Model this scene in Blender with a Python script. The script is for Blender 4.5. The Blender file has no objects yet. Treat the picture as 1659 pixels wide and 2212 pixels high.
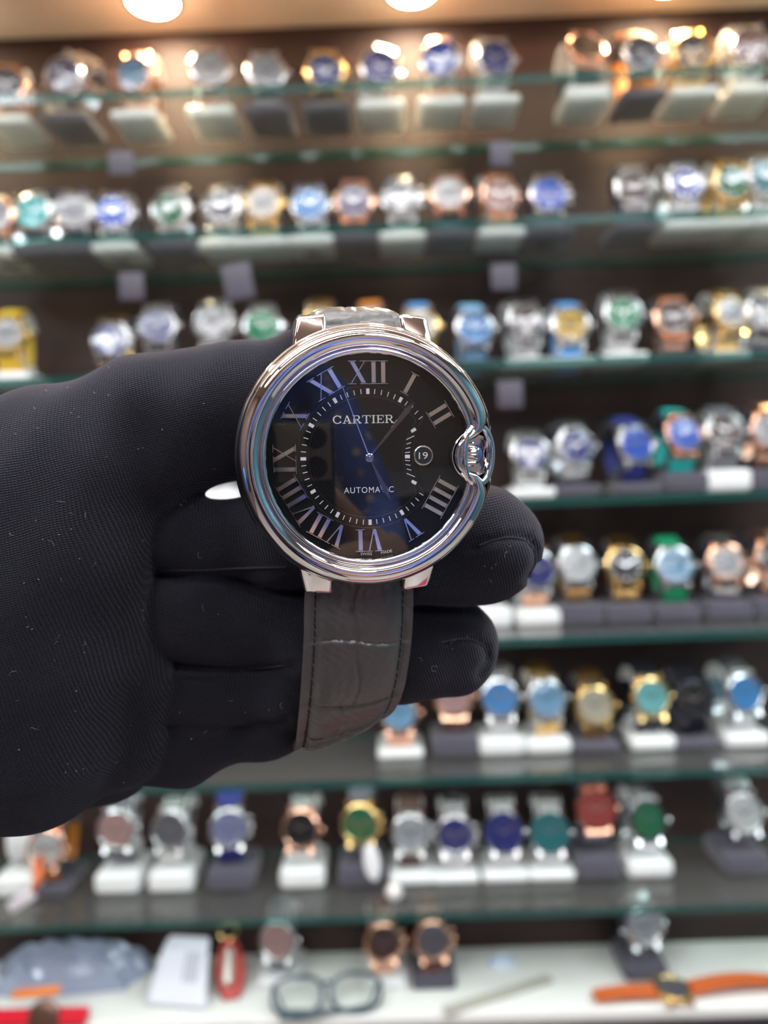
import bpy, bmesh, math, random
import numpy as np
from mathutils import Vector, Matrix
from mathutils.bvhtree import BVHTree

random.seed(7)
rng = np.random.default_rng(7)
SC = bpy.context.scene
COL = SC.collection
PI = math.pi

# ------------------------------------------------------------------ camera
FPX, CW, CH = 1662.0, 1659.0, 2212.0
EYE = Vector((0.0, 0.0, 1.30))
_yaw, _pitch, _roll = math.radians(0.6), math.radians(1.58), math.radians(2.05)
FWD = Vector((-math.sin(_yaw) * math.cos(_pitch), math.cos(_yaw) * math.cos(_pitch), -math.sin(_pitch)))
_R0 = Vector((math.cos(_yaw), math.sin(_yaw), 0))
_U0 = _R0.cross(FWD)
RIGHT = _R0 * math.cos(_roll) - _U0 * math.sin(_roll)
UP = _U0 * math.cos(_roll) + _R0 * math.sin(_roll)
CAMROT = Matrix((RIGHT, UP, -FWD)).transposed()
cam_data = bpy.data.cameras.new('camera')
cam = bpy.data.objects.new('camera', cam_data)
COL.objects.link(cam)
cam.matrix_world = Matrix.Translation(EYE) @ CAMROT.to_4x4()
cam_data.sensor_fit = 'VERTICAL'
cam_data.sensor_height = 24.0
cam_data.sensor_width = 18.0
cam_data.lens = 24.0 * FPX / CH
cam_data.clip_start = 0.01
cam_data.clip_end = 50
cam_data.dof.use_dof = True
cam_data.dof.focus_distance = 0.1295
cam_data.dof.aperture_fstop = cam_data.lens / 2.3
cam_data.dof.aperture_blades = 0
SC.camera = cam
SC.cycles.transparent_max_bounces = 32

# ------------------------------------------------------------------ view + world
SC.view_settings.view_transform = 'Standard'
SC.view_settings.look = 'None'
SC.view_settings.gamma = 1.0
SC.view_settings.use_curve_mapping = False
SC.view_settings.exposure = 1.3
world = bpy.data.worlds.new('world')
SC.world = world
world.use_nodes = True
world.node_tree.nodes['Background'].inputs[0].default_value = (0.55, 0.6, 0.7, 1)
world.node_tree.nodes['Background'].inputs[1].default_value = 0.25
LAMP_WARM = 75.0      # puck lens emission
SPOT_POWER = 2.5      # beam of each soffit downlight
STRIP_POWER = 16.5    # ceiling strip emission
PANEL_POWER = 9.0     # ceiling panel emission


def pix(x, y, d):
    """point seen at photo pixel (x, y) at depth d along the view axis"""
    return EYE + (FWD + RIGHT * ((x - CW / 2) / FPX) - UP * ((y - CH / 2) / FPX)) * d


def pix_plane(x, y, Y):
    dv = FWD + RIGHT * ((x - CW / 2) / FPX) - UP * ((y - CH / 2) / FPX)
    return EYE + dv * (Y / dv.y)


def pix_z(x, y, Z):
    dv = FWD + RIGHT * ((x - CW / 2) / FPX) - UP * ((y - CH / 2) / FPX)
    return EYE + dv * ((Z - EYE.z) / dv.z)


# ------------------------------------------------------------------ materials
MATS = {}


def _mat(name):
    m = bpy.data.materials.new(name)
    m.use_nodes = True
    nt = m.node_tree
    return m, nt, nt.nodes['Principled BSDF']


def pmat(name, col, rough=0.5, metal=0.0, coat=0.0, sheen=0.0, spec=0.5, bump=0.0, bscale=200.0, var=0.0, trans=0.0, emis=None, es=0.0):
    if name in MATS:
        return MATS[name]
    m, nt, b = _mat(name)
    b.inputs['Base Color'].default_value = (*col, 1)
    b.inputs['Roughness'].default_value = rough
    b.inputs['Metallic'].default_value = metal
    b.inputs['Coat Weight'].default_value = coat
    b.inputs['Sheen Weight'].default_value = sheen
    b.inputs['Specular IOR Level'].default_value = spec
    b.inputs['Transmission Weight'].default_value = trans
    if emis:
        b.inputs['Emission Color'].default_value = (*emis, 1)
        b.inputs['Emission Strength'].default_value = es
    if bump or var:
        tc = nt.nodes.new('ShaderNodeTexCoord')
        n = nt.nodes.new('ShaderNodeTexNoise')
        n.inputs['Scale'].default_value = bscale
        n.inputs['Detail'].default_value = 4
        nt.links.new(tc.outputs['Object'], n.inputs['Vector'])
        if bump:
            bp = nt.nodes.new('ShaderNodeBump')
            bp.inputs['Strength'].default_value = bump
            bp.inputs['Distance'].default_value = 0.0004
            nt.links.new(n.outputs['Fac'], bp.inputs['Height'])
            nt.links.new(bp.outputs['Normal'], b.inputs['Normal'])
        if var:
            mx = nt.nodes.new('ShaderNodeMixRGB')
            mx.inputs[1].default_value = (*[c * (1 - var) for c in col], 1)
            mx.inputs[2].default_value = (*[min(1, c * (1 + var)) for c in col], 1)
            nt.links.new(n.outputs['Fac'], mx.inputs[0])
            nt.links.new(mx.outputs[0], b.inputs['Base Color'])
    MATS[name] = m
    return m


def emit_mat(name, col, strength):
    m = bpy.data.materials.new(name)
    m.use_nodes = True
    nt = m.node_tree
    nt.nodes.clear()
    e = nt.nodes.new('ShaderNodeEmission')
    e.inputs[0].default_value = (*col, 1)
    e.inputs[1].default_value = strength
    o = nt.nodes.new('ShaderNodeOutputMaterial')
    nt.links.new(e.outputs[0], o.inputs[0])
    return m


def pane_mat(name, tint, ior=1.5, rough=0.0, gtint=(1, 1, 1), matte=0.0):
    """thin clear pane: tinted see-through plus Fresnel mirror reflection"""
    m = bpy.data.materials.new(name)
    m.use_nodes = True
    nt = m.node_tree
    nt.nodes.clear()
    t = nt.nodes.new('ShaderNodeBsdfTransparent')
    t.inputs[0].default_value = (*tint, 1)
    g = nt.nodes.new('ShaderNodeBsdfGlossy')
    g.inputs['Color'].default_value = (*gtint, 1)
    g.inputs['Roughness'].default_value = rough
    # Schlick reflectance, the same from both sides of the pane
    f0 = ((ior - 1) / (ior + 1)) ** 2
    lw = nt.nodes.new('ShaderNodeLayerWeight')
    lw.inputs['Blend'].default_value = 0.5
    pw = nt.nodes.new('ShaderNodeMath'); pw.operation = 'POWER'
    pw.inputs[1].default_value = 5.0
    f = nt.nodes.new('ShaderNodeMath'); f.operation = 'MULTIPLY_ADD'
    f.inputs[1].default_value = 1 - f0
    f.inputs[2].default_value = f0
    nt.links.new(lw.outputs['Facing'], pw.inputs[0])
    nt.links.new(pw.outputs[0], f.inputs[0])
    mx = nt.nodes.new('ShaderNodeMixShader')
    o = nt.nodes.new('ShaderNodeOutputMaterial')
    nt.links.new(f.outputs[0], mx.inputs[0])
    nt.links.new(t.outputs[0], mx.inputs[1])
    nt.links.new(g.outputs[0], mx.inputs[2])
    nt.links.new(mx.outputs[0], o.inputs[0])
    if matte:
        df = nt.nodes.new('ShaderNodeBsdfDiffuse')
        df.inputs[0].default_value = (0.75, 0.72, 0.68, 1)
        m2 = nt.nodes.new('ShaderNodeMixShader')
        m2.inputs[0].default_value = matte  # even share of pale diffuse mixed over the clear pane
        nt.links.new(mx.outputs[0], m2.inputs[1])
        nt.links.new(df.outputs[0], m2.inputs[2])
        nt.links.new(m2.outputs[0], o.inputs[0])
    return m


def wood_mat():
    m, nt, b = _mat('dark_wood')
    tc = nt.nodes.new('ShaderNodeTexCoord')
    mp = nt.nodes.new('ShaderNodeMapping')
    mp.inputs['Scale'].default_value = (1.2, 4, 14)
    n = nt.nodes.new('ShaderNodeTexNoise')
    n.inputs['Scale'].default_value = 3.0
    n.inputs['Detail'].default_value = 6
    n.inputs['Distortion'].default_value = 0.6
    cr = nt.nodes.new('ShaderNodeValToRGB')
    cr.color_ramp.elements[0].position = 0.3
    cr.color_ramp.elements[0].color = (0.016, 0.0068, 0.0058, 1)
    cr.color_ramp.elements[1].position = 0.75
    cr.color_ramp.elements[1].color = (0.052, 0.021, 0.0165, 1)
    nt.links.new(tc.outputs['Object'], mp.inputs[0])
    nt.links.new(mp.outputs[0], n.inputs['Vector'])
    nt.links.new(n.outputs['Fac'], cr.inputs[0])
    nt.links.new(cr.outputs[0], b.inputs['Base Color'])
    b.inputs['Roughness'].default_value = 0.62
    return m


def knit_mat():
    """black jersey glove: fine rows of V stitches as relief"""
    m, nt, b = _mat('black_knit')
    N, L = nt.nodes, nt.links
    tc = N.new('ShaderNodeTexCoord')
    sep = N.new('ShaderNodeSeparateXYZ')
    n0 = N.new('ShaderNodeTexNoise')
    n0.inputs['Scale'].default_value = 40
    n0.inputs['Detail'].default_value = 2
    mixv = N.new('ShaderNodeVectorMath'); mixv.operation = 'MULTIPLY_ADD'
    mixv.inputs[1].default_value = (0.004, 0.004, 0.004)
    L.new(tc.outputs['Object'], n0.inputs['Vector'])
    L.new(n0.outputs['Color'], mixv.inputs[0])
    L.new(tc.outputs['Object'], mixv.inputs[2])
    rot = N.new('ShaderNodeMapping')
    rot.inputs['Rotation'].default_value = (0, 0, math.radians(-14))
    L.new(mixv.outputs[0], rot.inputs[0])
    L.new(rot.outputs[0], sep.inputs[0])

    def mth(op, a, c=None, v=None):
        k = N.new('ShaderNodeMath'); k.operation = op
        L.new(a, k.inputs[0])
        if c is not None:
            L.new(c, k.inputs[1])
        elif v is not None:
            k.inputs[1].default_value = v
        return k.outputs[0]
    px_, py_ = 0.00052, 0.00040
    sx = mth('MULTIPLY', sep.outputs['X'], v=2 * PI / px_)
    tri = mth('ABSOLUTE', mth('SINE', mth('MULTIPLY', sx, v=0.5)))
    sy = mth('ADD', mth('MULTIPLY', sep.outputs['Y'], v=2 * PI / py_), mth('MULTIPLY', tri, v=2.2))
    h = mth('MULTIPLY', mth('ADD', mth('SINE', sy), v=1.2), tri)
    n1 = N.new('ShaderNodeTexNoise')
    n1.inputs['Scale'].default_value = 2500
    n1.inputs['Detail'].default_value = 3
    L.new(tc.outputs['Object'], n1.inputs['Vector'])
    hh = mth('ADD', h, mth('MULTIPLY', n1.outputs['Fac'], v=0.9))
    bp = N.new('ShaderNodeBump')
    bp.inputs['Strength'].default_value = 0.85
    bp.inputs['Distance'].default_value = 0.00011
    L.new(hh, bp.inputs['Height'])
    L.new(bp.outputs['Normal'], b.inputs['Normal'])
    cr = N.new('ShaderNodeValToRGB')
    cr.color_ramp.elements[0].color = (0.0022, 0.0022, 0.0042, 1)
    cr.color_ramp.elements[1].color = (0.0135, 0.0125, 0.0180, 1)
    L.new(mth('MULTIPLY', hh, v=0.4), cr.inputs[0])
    L.new(cr.outputs[0], b.inputs['Base Color'])
    b.inputs['Roughness'].default_value = 0.85
    b.inputs['Specular IOR Level'].default_value = 0.12
    b.inputs['Sheen Weight'].default_value = 0.26
    b.inputs['Sheen Roughness'].default_value = 0.5
    b.inputs['Sheen Tint'].default_value = (0.6, 0.58, 0.68, 1)
    return m


def leather_mat():
    m, nt, b = _mat('black_croc_leather')
    N, L = nt.nodes, nt.links
    tc = N.new('ShaderNodeTexCoord')
    n = N.new('ShaderNodeTexNoise')
    n.inputs['Scale'].default_value = 900
    n.inputs['Detail'].default_value = 5
    n2 = N.new('ShaderNodeTexNoise')
    n2.inputs['Scale'].default_value = 160
    n2.inputs['Detail'].default_value = 3
    n2.inputs['Distortion'].default_value = 1.2
    add = N.new('ShaderNodeMath'); add.operation = 'MULTIPLY_ADD'
    add.inputs[1].default_value = 0.35
    L.new(tc.outputs['Object'], n.inputs['Vector'])
    L.new(tc.outputs['Object'], n2.inputs['Vector'])
    L.new(n.outputs['Fac'], add.inputs[0])
    L.new(n2.outputs['Fac'], add.inputs[2])
    bp = N.new('ShaderNodeBump')
    bp.inputs['Strength'].default_value = 0.35
    bp.inputs['Distance'].default_value = 0.00025
    L.new(add.outputs[0], bp.inputs['Height'])
    L.new(bp.outputs['Normal'], b.inputs['Normal'])
    b.inputs['Base Color'].default_value = (0.060, 0.052, 0.049, 1)
    b.inputs['Roughness'].default_value = 0.34
    b.inputs['Specular IOR Level'].default_value = 0.8
    return m


def dial_mat():
    """black dial, engraved wave pattern in the middle and round the date"""
    m, nt, b = _mat('black_guilloche')
    N, L = nt.nodes, nt.links
    tc = N.new('ShaderNodeTexCoord')
    sep = N.new('ShaderNodeSeparateXYZ')
    L.new(tc.outputs['Object'], sep.inputs[0])

    def mth(op, a, c=None, v=None, v0=None):
        k = N.new('ShaderNodeMath'); k.operation = op
        if a is not None:
            L.new(a, k.inputs[0])
        else:
            k.inputs[0].default_value = v0
        if c is not None:
            L.new(c, k.inputs[1])
        elif v is not None:
            k.inputs[1].default_value = v
        return k.outputs[0]
    X = mth('MULTIPLY', sep.outputs['X'], v=1000.0)
    Y = mth('MULTIPLY', sep.outputs['Y'], v=1000.0)

    def radius(cx):
        dx = mth('SUBTRACT', X, v=cx)
        return mth('SQRT', mth('ADD', mth('MULTIPLY', dx, dx), mth('MULTIPLY', Y, Y))), dx
    r0, _ = radius(0.0)
    r1, dx1 = radius(16.2)
    ang0 = mth('ARCTAN2', Y, X)
    ang1 = mth('ARCTAN2', Y, dx1)
    w0 = mth('SINE', mth('ADD', mth('MULTIPLY', r0, v=2 * PI / 0.36), mth('MULTIPLY', mth('COSINE', mth('MULTIPLY', ang0, v=24.0)), v=2.4)))
    w1 = mth('SINE', mth('ADD', mth('MULTIPLY', r1, v=2 * PI / 0.36), mth('MULTIPLY', mth('COSINE', mth('MULTIPLY', ang1, v=24.0)), v=1.2)))
    in0 = mth('LESS_THAN', r0, v=10.3)
    in1 = mth('LESS_THAN', r1, v=8.9)
    out1 = mth('GREATER_THAN', r1, v=10.2)
    reg0 = mth('MULTIPLY', in0, out1)
    h = mth('ADD', mth('MULTIPLY', w0, reg0), mth('MULTIPLY', w1, in1))
    bp = N.new('ShaderNodeBump')
    bp.inputs['Strength'].default_value = 0.16
    bp.inputs['Distance'].default_value = 0.00003
    L.new(h, bp.inputs['Height'])
    L.new(bp.outputs['Normal'], b.inputs['Normal'])
    cr = N.new('ShaderNodeValToRGB')
    cr.color_ramp.elements[0].color = (0.0008, 0.0008, 0.0015, 1)
    cr.color_ramp.elements[1].color = (0.015, 0.014, 0.015, 1)
    L.new(mth('MULTIPLY', mth('ADD', h, v=1.0), v=0.5), cr.inputs[0])
    L.new(cr.outputs[0], b.inputs['Base Color'])
    b.inputs['Roughness'].default_value = 0.5
    b.inputs['Specular IOR Level'].default_value = 0.08
    return m


STEEL = pmat('polished_steel', (0.80, 0.78, 0.77), 0.035, 1.0)
STEEL2 = pmat('satin_steel', (0.70, 0.69, 0.69), 0.22, 1.0)
GOLD = pmat('yellow_gold', (0.90, 0.62, 0.26), 0.2, 1.0)
ROSE = pmat('rose_gold', (0.86, 0.50, 0.35), 0.2, 1.0)
BLACKM = pmat('black_metal', (0.035, 0.035, 0.045), 0.3, 0.6)
WOOD = wood_mat()
KNIT = knit_mat()
LEATHER = leather_mat()
WHITEP = pmat('white_plastic', (0.80, 0.80, 0.78), 0.28, coat=0.2)
BLACKV = pmat('charcoal_velvet', (0.075, 0.068, 0.092), 0.9, sheen=0.35)
CREAM = pmat('cream_counter', (0.78, 0.77, 0.72), 0.25)
GLASSF = pane_mat('shelf_glass', (0.93, 0.972, 0.962), 1.5, 0.0, matte=0.038)
def edge_mat():
    m, nt, b = _mat('green_glass_edge')
    b.inputs['Base Color'].default_value = (0.008, 0.085, 0.075, 1)
    b.inputs['Roughness'].default_value = 0.12
    b.inputs['Coat Weight'].default_value = 0.6
    t = nt.nodes.new('ShaderNodeBsdfTransparent')
    t.inputs[0].default_value = (0.55, 0.85, 0.80, 1)
    mx = nt.nodes.new('ShaderNodeMixShader')
    mx.inputs[0].default_value = 0.45
    out = nt.nodes['Material Output']
    nt.links.new(b.outputs[0], mx.inputs[1])
    nt.links.new(t.outputs[0], mx.inputs[2])
    nt.links.new(mx.outputs[0], out.inputs[0])
    return m


GLASSE = edge_mat()
CRYSTAL = pane_mat('sapphire_crystal', (1, 1, 1), 1.6, 0.0)
BGCRYSTAL = pane_mat('watch_glass', (1, 1, 1), 1.33, 0.0)
PRINT = pmat('white_print', (0.72, 0.71, 0.74), 0.5)
CARD = pmat('shaded_card', (0.085, 0.076, 0.10), 0.6)  # white tag card, its base colour dimmed to carry the shade

# ------------------------------------------------------------------ mesh helpers


class MB:
    """collects geometry in metres, builds one mesh object"""

    def __init__(self):
        self.v, self.f, self.mi = [], [], []

    def add(self, vs, fs, M=None, mi=0):
        o = len(self.v)
        if M is not None:
            vs = [M @ Vector(p) for p in vs]
        self.v += [tuple(p) for p in vs]
        self.f += [tuple(i + o for i in q) for q in fs]
        self.mi += [mi] * len(fs)
        return self

    def box(self, c, s, M=None, mi=0):
        x, y, z = (k / 2 for k in s)
        T = Matrix.Translation(c)
        if M is not None:
            T = T @ M
        vs = [(-x, -y, -z), (x, -y, -z), (x, y, -z), (-x, y, -z), (-x, -y, z), (x, -y, z), (x, y, z), (-x, y, z)]
        fs = [(0, 3, 2, 1), (4, 5, 6, 7), (0, 1, 5, 4), (1, 2, 6, 5), (2, 3, 7, 6), (3, 0, 4, 7)]
        return self.add(vs, fs, T, mi)

    def lathe(self, prof, n=48, M=None, closed=False, mi=0):
        """prof: (r, z) list revolved about z"""
        vs, fs = [], []
        k = len(prof)
        for i in range(n):
            a = 2 * PI * i / n
            for r, z in prof:
                vs.append((r * math.cos(a), r * math.sin(a), z))
        for i in range(n):
            j = (i + 1) % n
            for q in range(k - 1 if not closed else k):
                w = (q + 1) % k
                fs.append((i * k + q, j * k + q, j * k + w, i * k + w))
        return self.add(vs, fs, M, mi)

    def grid(self, rows, cu=False, cv=False, M=None, mi=0):
        """rows: list of lists of points; cu closes rows, cv closes within a row"""
        a, b = len(rows), len(rows[0])
        vs = [p for r in rows for p in r]
        fs = []
        for i in range(a if cu else a - 1):
            for j in range(b if cv else b - 1):
                i2, j2 = (i + 1) % a, (j + 1) % b
                fs.append((i * b + j, i * b + j2, i2 * b + j2, i2 * b + j))
        return self.add(vs, fs, M, mi)

    def tube(self, path, r, n=8, M=None, cap=True, closed=False, mi=0):
        path = [Vector(p) for p in path]
        rr = r if isinstance(r, (list, tuple)) else [r] * len(path)
        rows = []
        up = None
        m = len(path)
        for i, p in enumerate(path):
            if closed:
                t = (path[(i + 1) % m] - path[i - 1]).normalized()
            else:
                t = (path[min(i + 1, m - 1)] - path[max(i - 1, 0)]).normalized()
            if up is None:
                up = Vector((0, 0, 1)) if abs(t.z) < 0.9 else Vector((1, 0, 0))
            s = t.cross(up).normalized()
            up = s.cross(t).normalized()
            rows.append([p + (s * math.cos(2 * PI * k / n) + up * math.sin(2 * PI * k / n)) * rr[i] for k in range(n)])
        o = len(self.v)
        self.grid(rows, closed, True, M, mi)
        if cap and not closed:
            self.f.append(tuple(o + k for k in range(n))[::-1]); self.mi.append(mi)
            self.f.append(tuple(o + (m - 1) * n + k for k in range(n))); self.mi.append(mi)
        return self

    def prism(self, poly, z0, z1, M=None, inset=0.0, mi=0):
        """convex outline raised from z0 to z1; top edge chamfered by inset"""
        n = len(poly)
        area = sum(poly[i][0] * poly[(i + 1) % n][1] - poly[(i + 1) % n][0] * poly[i][1] for i in range(n))
        if area < 0:
            poly = poly[::-1]
        top = poly
        if inset:
            top = []
            for i in range(n):
                p0, p1, p2 = (Vector(poly[i - 1]), Vector(poly[i]), Vector(poly[(i + 1) % n]))
                d1, d2 = (p1 - p0).normalized(), (p2 - p1).normalized()
                n1, n2 = Vector((-d1.y, d1.x)), Vector((-d2.y, d2.x))
                bis = n1 + n2
                bis = bis / max(0.35, bis.length_squared / 2) if bis.length > 1e-6 else n1
                top.append(tuple(p1 + bis * inset))
        vs = [(p[0], p[1], z0) for p in poly] + [(p[0], p[1], z1) for p in top]
        fs = [tuple(range(n))[::-1], tuple(range(n, 2 * n))]
        fs += [(i, (i + 1) % n, n + (i + 1) % n, n + i) for i in range(n)]
        return self.add(vs, fs, M, mi)

    def mesh(self, name, mats, smooth=40):
        me = bpy.data.meshes.new(name)
        me.from_pydata(self.v, [], self.f)
        for m in (mats if isinstance(mats, (list, tuple)) else [mats]):
            me.materials.append(m)
        if any(self.mi):
            me.polygons.foreach_set('material_index', self.mi)
        bm = bmesh.new(); bm.from_mesh(me)
        bmesh.ops.recalc_face_normals(bm, faces=bm.faces)
        bm.to_mesh(me); bm.free()
        if smooth:
            me.polygons.foreach_set('use_smooth', [True] * len(me.polygons))
            me.set_sharp_from_angle(angle=math.radians(smooth))
        me.update()
        return me

    def build(self, name, mats, parent=None, smooth=40, bevel=0.0, seg=2):
        me = self.mesh(name, mats, smooth)
        if bevel:
            bm = bmesh.new(); bm.from_mesh(me)
            es = [e for e in bm.edges if len(e.link_faces) == 2 and e.calc_face_angle(0) > 0.5]
            bmesh.ops.bevel(bm, geom=es, offset=bevel, segments=seg, affect='EDGES', profile=0.5)
            bm.to_mesh(me); bm.free()
            me.polygons.foreach_set('use_smooth', [True] * len(me.polygons))
            me.set_sharp_from_angle(angle=math.radians(60))
        return link(name, me, parent)


def link(name, me, parent=None):
    o = bpy.data.objects.new(name, me)
    COL.objects.link(o)
    if parent is not None:
        o.parent = parent
    return o


def empty(name, M):
    o = bpy.data.objects.new(name, None)
    o.empty_display_size = 0.01
    COL.objects.link(o)
    o.matrix_world = M
    return o


def tag(o, label=None, cat=None, group=None, kind=None):
    if label: o['label'] = label
    if cat: o['category'] = cat
    if group: o['group'] = group
    if kind: o['kind'] = kind
    return o


def struct(name, mb, mat, **k):
    return tag(mb.build(name, mat, **k), kind='structure')


def text_poly(body, height, width=None, space=1.0):
    """flat mesh of sans lettering centred on the origin"""
    cu = bpy.data.curves.new('lettering', 'FONT')
    cu.body = body
    cu.space_character = space
    cu.align_x = 'CENTER'
    ob = bpy.data.objects.new('lettering', cu)
    COL.objects.link(ob)
    dg = bpy.context.evaluated_depsgraph_get()
    me = ob.evaluated_get(dg).to_mesh()
    vs = np.array([v.co[:] for v in me.vertices])
    fs = [tuple(p.vertices) for p in me.polygons]
    ob.evaluated_get(dg).to_mesh_clear()
    bpy.data.objects.remove(ob); bpy.data.curves.remove(cu)
    lo, hi = vs.min(0), vs.max(0)
    s = height / (hi[1] - lo[1])
    sx = s if width is None else width / (hi[0] - lo[0])
    vs = (vs - (lo + hi) / 2) * [sx, s, 1]
    return vs, fs
# ------------------------------------------------------------------ room shell
YF, YB = 0.75, 0.898
CAB0, CAB1 = -0.80, 0.86
SHELF_Z = [1.30 + (1060 - (197 + 300 * k)) / 1662 * 0.75 + 0.004 for k in range(7)]
COUNTER_Z = 0.7545
SOFFIT_Z = 1.836
GT = 0.008

RX0, RX1, RY0, RY1, RZ = -2.1, 2.1, -2.7, 0.96, 2.6
WALLM = pmat('warm_wall', (0.30, 0.22, 0.17), 0.7, var=0.06, bscale=6)
CEILM = pmat('warm_ceiling', (0.42, 0.29, 0.22), 0.8)
struct('floor', MB().box(((RX0 + RX1) / 2, (RY0 + RY1) / 2, -0.05), (RX1 - RX0, RY1 - RY0, 0.1)), pmat('floor_tile', (0.40, 0.35, 0.32), 0.25, var=0.1, bscale=5))
struct('ceiling', MB().box(((RX0 + RX1) / 2, (RY0 + RY1) / 2, RZ + 0.05), (RX1 - RX0, RY1 - RY0, 0.1)), CEILM)
struct('wall_left', MB().box((RX0 - 0.05, (RY0 + RY1) / 2, RZ / 2), (0.1, RY1 - RY0, RZ)), pmat('dark_wall', (0.16, 0.10, 0.08), 0.6))
struct('wall_right', MB().box((RX1 + 0.05, (RY0 + RY1) / 2, RZ / 2), (0.1, RY1 - RY0, RZ)), pmat('teal_wall', (0.05, 0.16, 0.21), 0.5))
struct('wall_back', MB().box(((RX0 + RX1) / 2, RY0 - 0.05, RZ / 2), (RX1 - RX0, 0.1, RZ)), WALLM)
struct('wall_front', MB().box(((RX0 + RX1) / 2, RY1 + 0.05, RZ / 2), (RX1 - RX0, 0.1, RZ)), WALLM)

# ------------------------------------------------------------------ display cabinet
cab = tag(empty('display_cabinet', Matrix.Translation((0, 0.85, 0))), 'dark wooden wall cabinet with lit beige soffit and glass shelves', 'cabinet')
cw, cx = CAB1 - CAB0, (CAB0 + CAB1) / 2


def cpart(name, mb, mat, **k):
    o = mb.build(name, mat, cab, **k)
    o.matrix_parent_inverse = cab.matrix_world.inverted()
    return o


bpy.context.view_layer.update()
cpart('back_panel', MB().box((cx, YB + 0.012, (SOFFIT_Z + COUNTER_Z) / 2), (cw, 0.024, SOFFIT_Z - COUNTER_Z - 0.001)), WOOD)
for sx in (CAB0 - 0.011, CAB1 + 0.011):
    cpart('side_panel', MB().box((sx, 0.815, (SOFFIT_Z + COUNTER_Z) / 2), (0.022, 0.166, SOFFIT_Z - COUNTER_Z - 0.001)), WOOD, bevel=0.001)
SOFFM = pmat('beige_soffit', (0.72, 0.60, 0.48), 0.5)
cpart('soffit', MB().box((cx, 0.80, SOFFIT_Z + 0.06), (cw + 0.044, 0.25, 0.12)), SOFFM, bevel=0.002)
cpart('base_unit', MB().box((cx, 0.86, (COUNTER_Z - 0.014) / 2), (cw + 0.044, 0.13, COUNTER_Z - 0.016)), pmat('dark_plinth', (0.05, 0.045, 0.06), 0.5), bevel=0.002)
ct = MB().box((cx, 0.853, COUNTER_Z - 0.007), (cw + 0.044, 0.136, 0.014)).build('counter_top', CREAM, bevel=0.003, seg=3)
tag(ct, 'white counter slab under the lowest glass shelf, strewn with small items', 'counter')
ROWNAME = ['top', 'second', 'third', 'fourth', 'fifth', 'sixth', 'seventh']
for k, z in enumerate(SHELF_Z):
    mb = MB()
    x0, x1, y0, y1 = CAB0 + 0.001, CAB1 - 0.001, YF, YB - 0.001
    vs = [(x0, y0, z - GT), (x1, y0, z - GT), (x1, y1, z - GT), (x0, y1, z - GT), (x0, y0, z), (x1, y0, z), (x1, y1, z), (x0, y1, z)]
    mb.add(vs, [(0, 3, 2, 1), (4, 5, 6, 7)], mi=0)
    mb.add(vs, [(0, 1, 5, 4), (1, 2, 6, 5), (2, 3, 7, 6), (3, 0, 4, 7)], mi=1)
    o = mb.build('glass_shelf', [GLASSF, GLASSE], smooth=0)
    tag(o, f'clear glass shelf with green edge, {ROWNAME[k]} of seven counted from the top', 'shelf', 'glass shelves of the cabinet')
    for px_ in (CAB0 + 0.006, CAB1 - 0.006):
        for py_ in (0.775, 0.875):
            cpart('shelf_pin', MB().tube([(px_ - 0.005, py_, z - GT - 0.0035), (px_ + 0.005, py_, z - GT - 0.0035)], 0.003, 10), STEEL2)

# ------------------------------------------------------------------ lamps
LENS = emit_mat('warm_lamp_lens', (1.0, 0.80, 0.55), LAMP_WARM)
_l1, _l2 = pix_z(330, -2, SOFFIT_Z), pix_z(890, -28, SOFFIT_Z)
_ly = (_l1.y + _l2.y) / 2
_dx = _l2.x - _l1.x
for i, nm in ((-2, 'beyond the corner'), (-1, 'nearest the wooden corner'), (0, 'above the third watch of the top shelf'), (1, 'above the eighth watch of the top shelf'), (2, 'above the watch with orange strap'), (3, 'at the far end of the soffit')):
    lx = _l1.x + _dx * i
    if not CAB0 + 0.05 < lx < CAB1 - 0.05:
        continue
    r = tag(empty('downlight', Matrix.Translation((lx, _ly, SOFFIT_Z))), 'round warm recessed downlight in the soffit ' + nm, 'lamp', 'soffit downlights')
    MB().lathe([(0.0255, -0.0005), (0.0255, -0.004), (0.029, -0.004), (0.031, -0.0025), (0.031, -0.0002)], 40).build('trim_ring', STEEL2, r)
    sp = bpy.data.lights.new('downlight_beam', 'SPOT')
    sp.energy = SPOT_POWER; sp.color = (1.0, 0.68, 0.38)
    sp.spot_size = math.radians(125); sp.spot_blend = 1.0; sp.shadow_soft_size = 0.016
    so_ = bpy.data.objects.new('downlight_beam', sp); COL.objects.link(so_); so_.parent = r
    so_.matrix_local = Matrix.Translation((0, 0, -0.006)) @ Matrix.Rotation(math.radians(-10), 4, 'X')
    MB().lathe([(0.0001, -0.0042), (0.012, -0.0040), (0.020, -0.0034), (0.0255, -0.0022)], 40).build('lens', LENS, r)

STRIPM = emit_mat('white_led_strip', (0.95, 0.97, 1.0), STRIP_POWER)


def led(name, pts, w, label):
    r = tag(empty(name, Matrix.Translation((0, 0, RZ))), label, 'light', 'ceiling strip lights')
    mb, mh = MB(), MB()
    for a, b in zip(pts[:-1], pts[1:]):
        a, b = Vector((a[0], a[1], 0)), Vector((b[0], b[1], 0))
        d = b - a
        M = Matrix.Rotation(math.atan2(d.y, d.x), 4, 'Z')
        mb.box((a + b) / 2 + Vector((0, 0, -0.028)), (d.length + w * 0.4, w, 0.016), M)
        mh.box((a + b) / 2 + Vector((0, 0, -0.011)), (d.length + w * 0.4, w + 0.01, 0.018), M)
    mh.build('housing', STEEL2, r)
    mb.build('diffuser', STRIPM, r)


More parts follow.
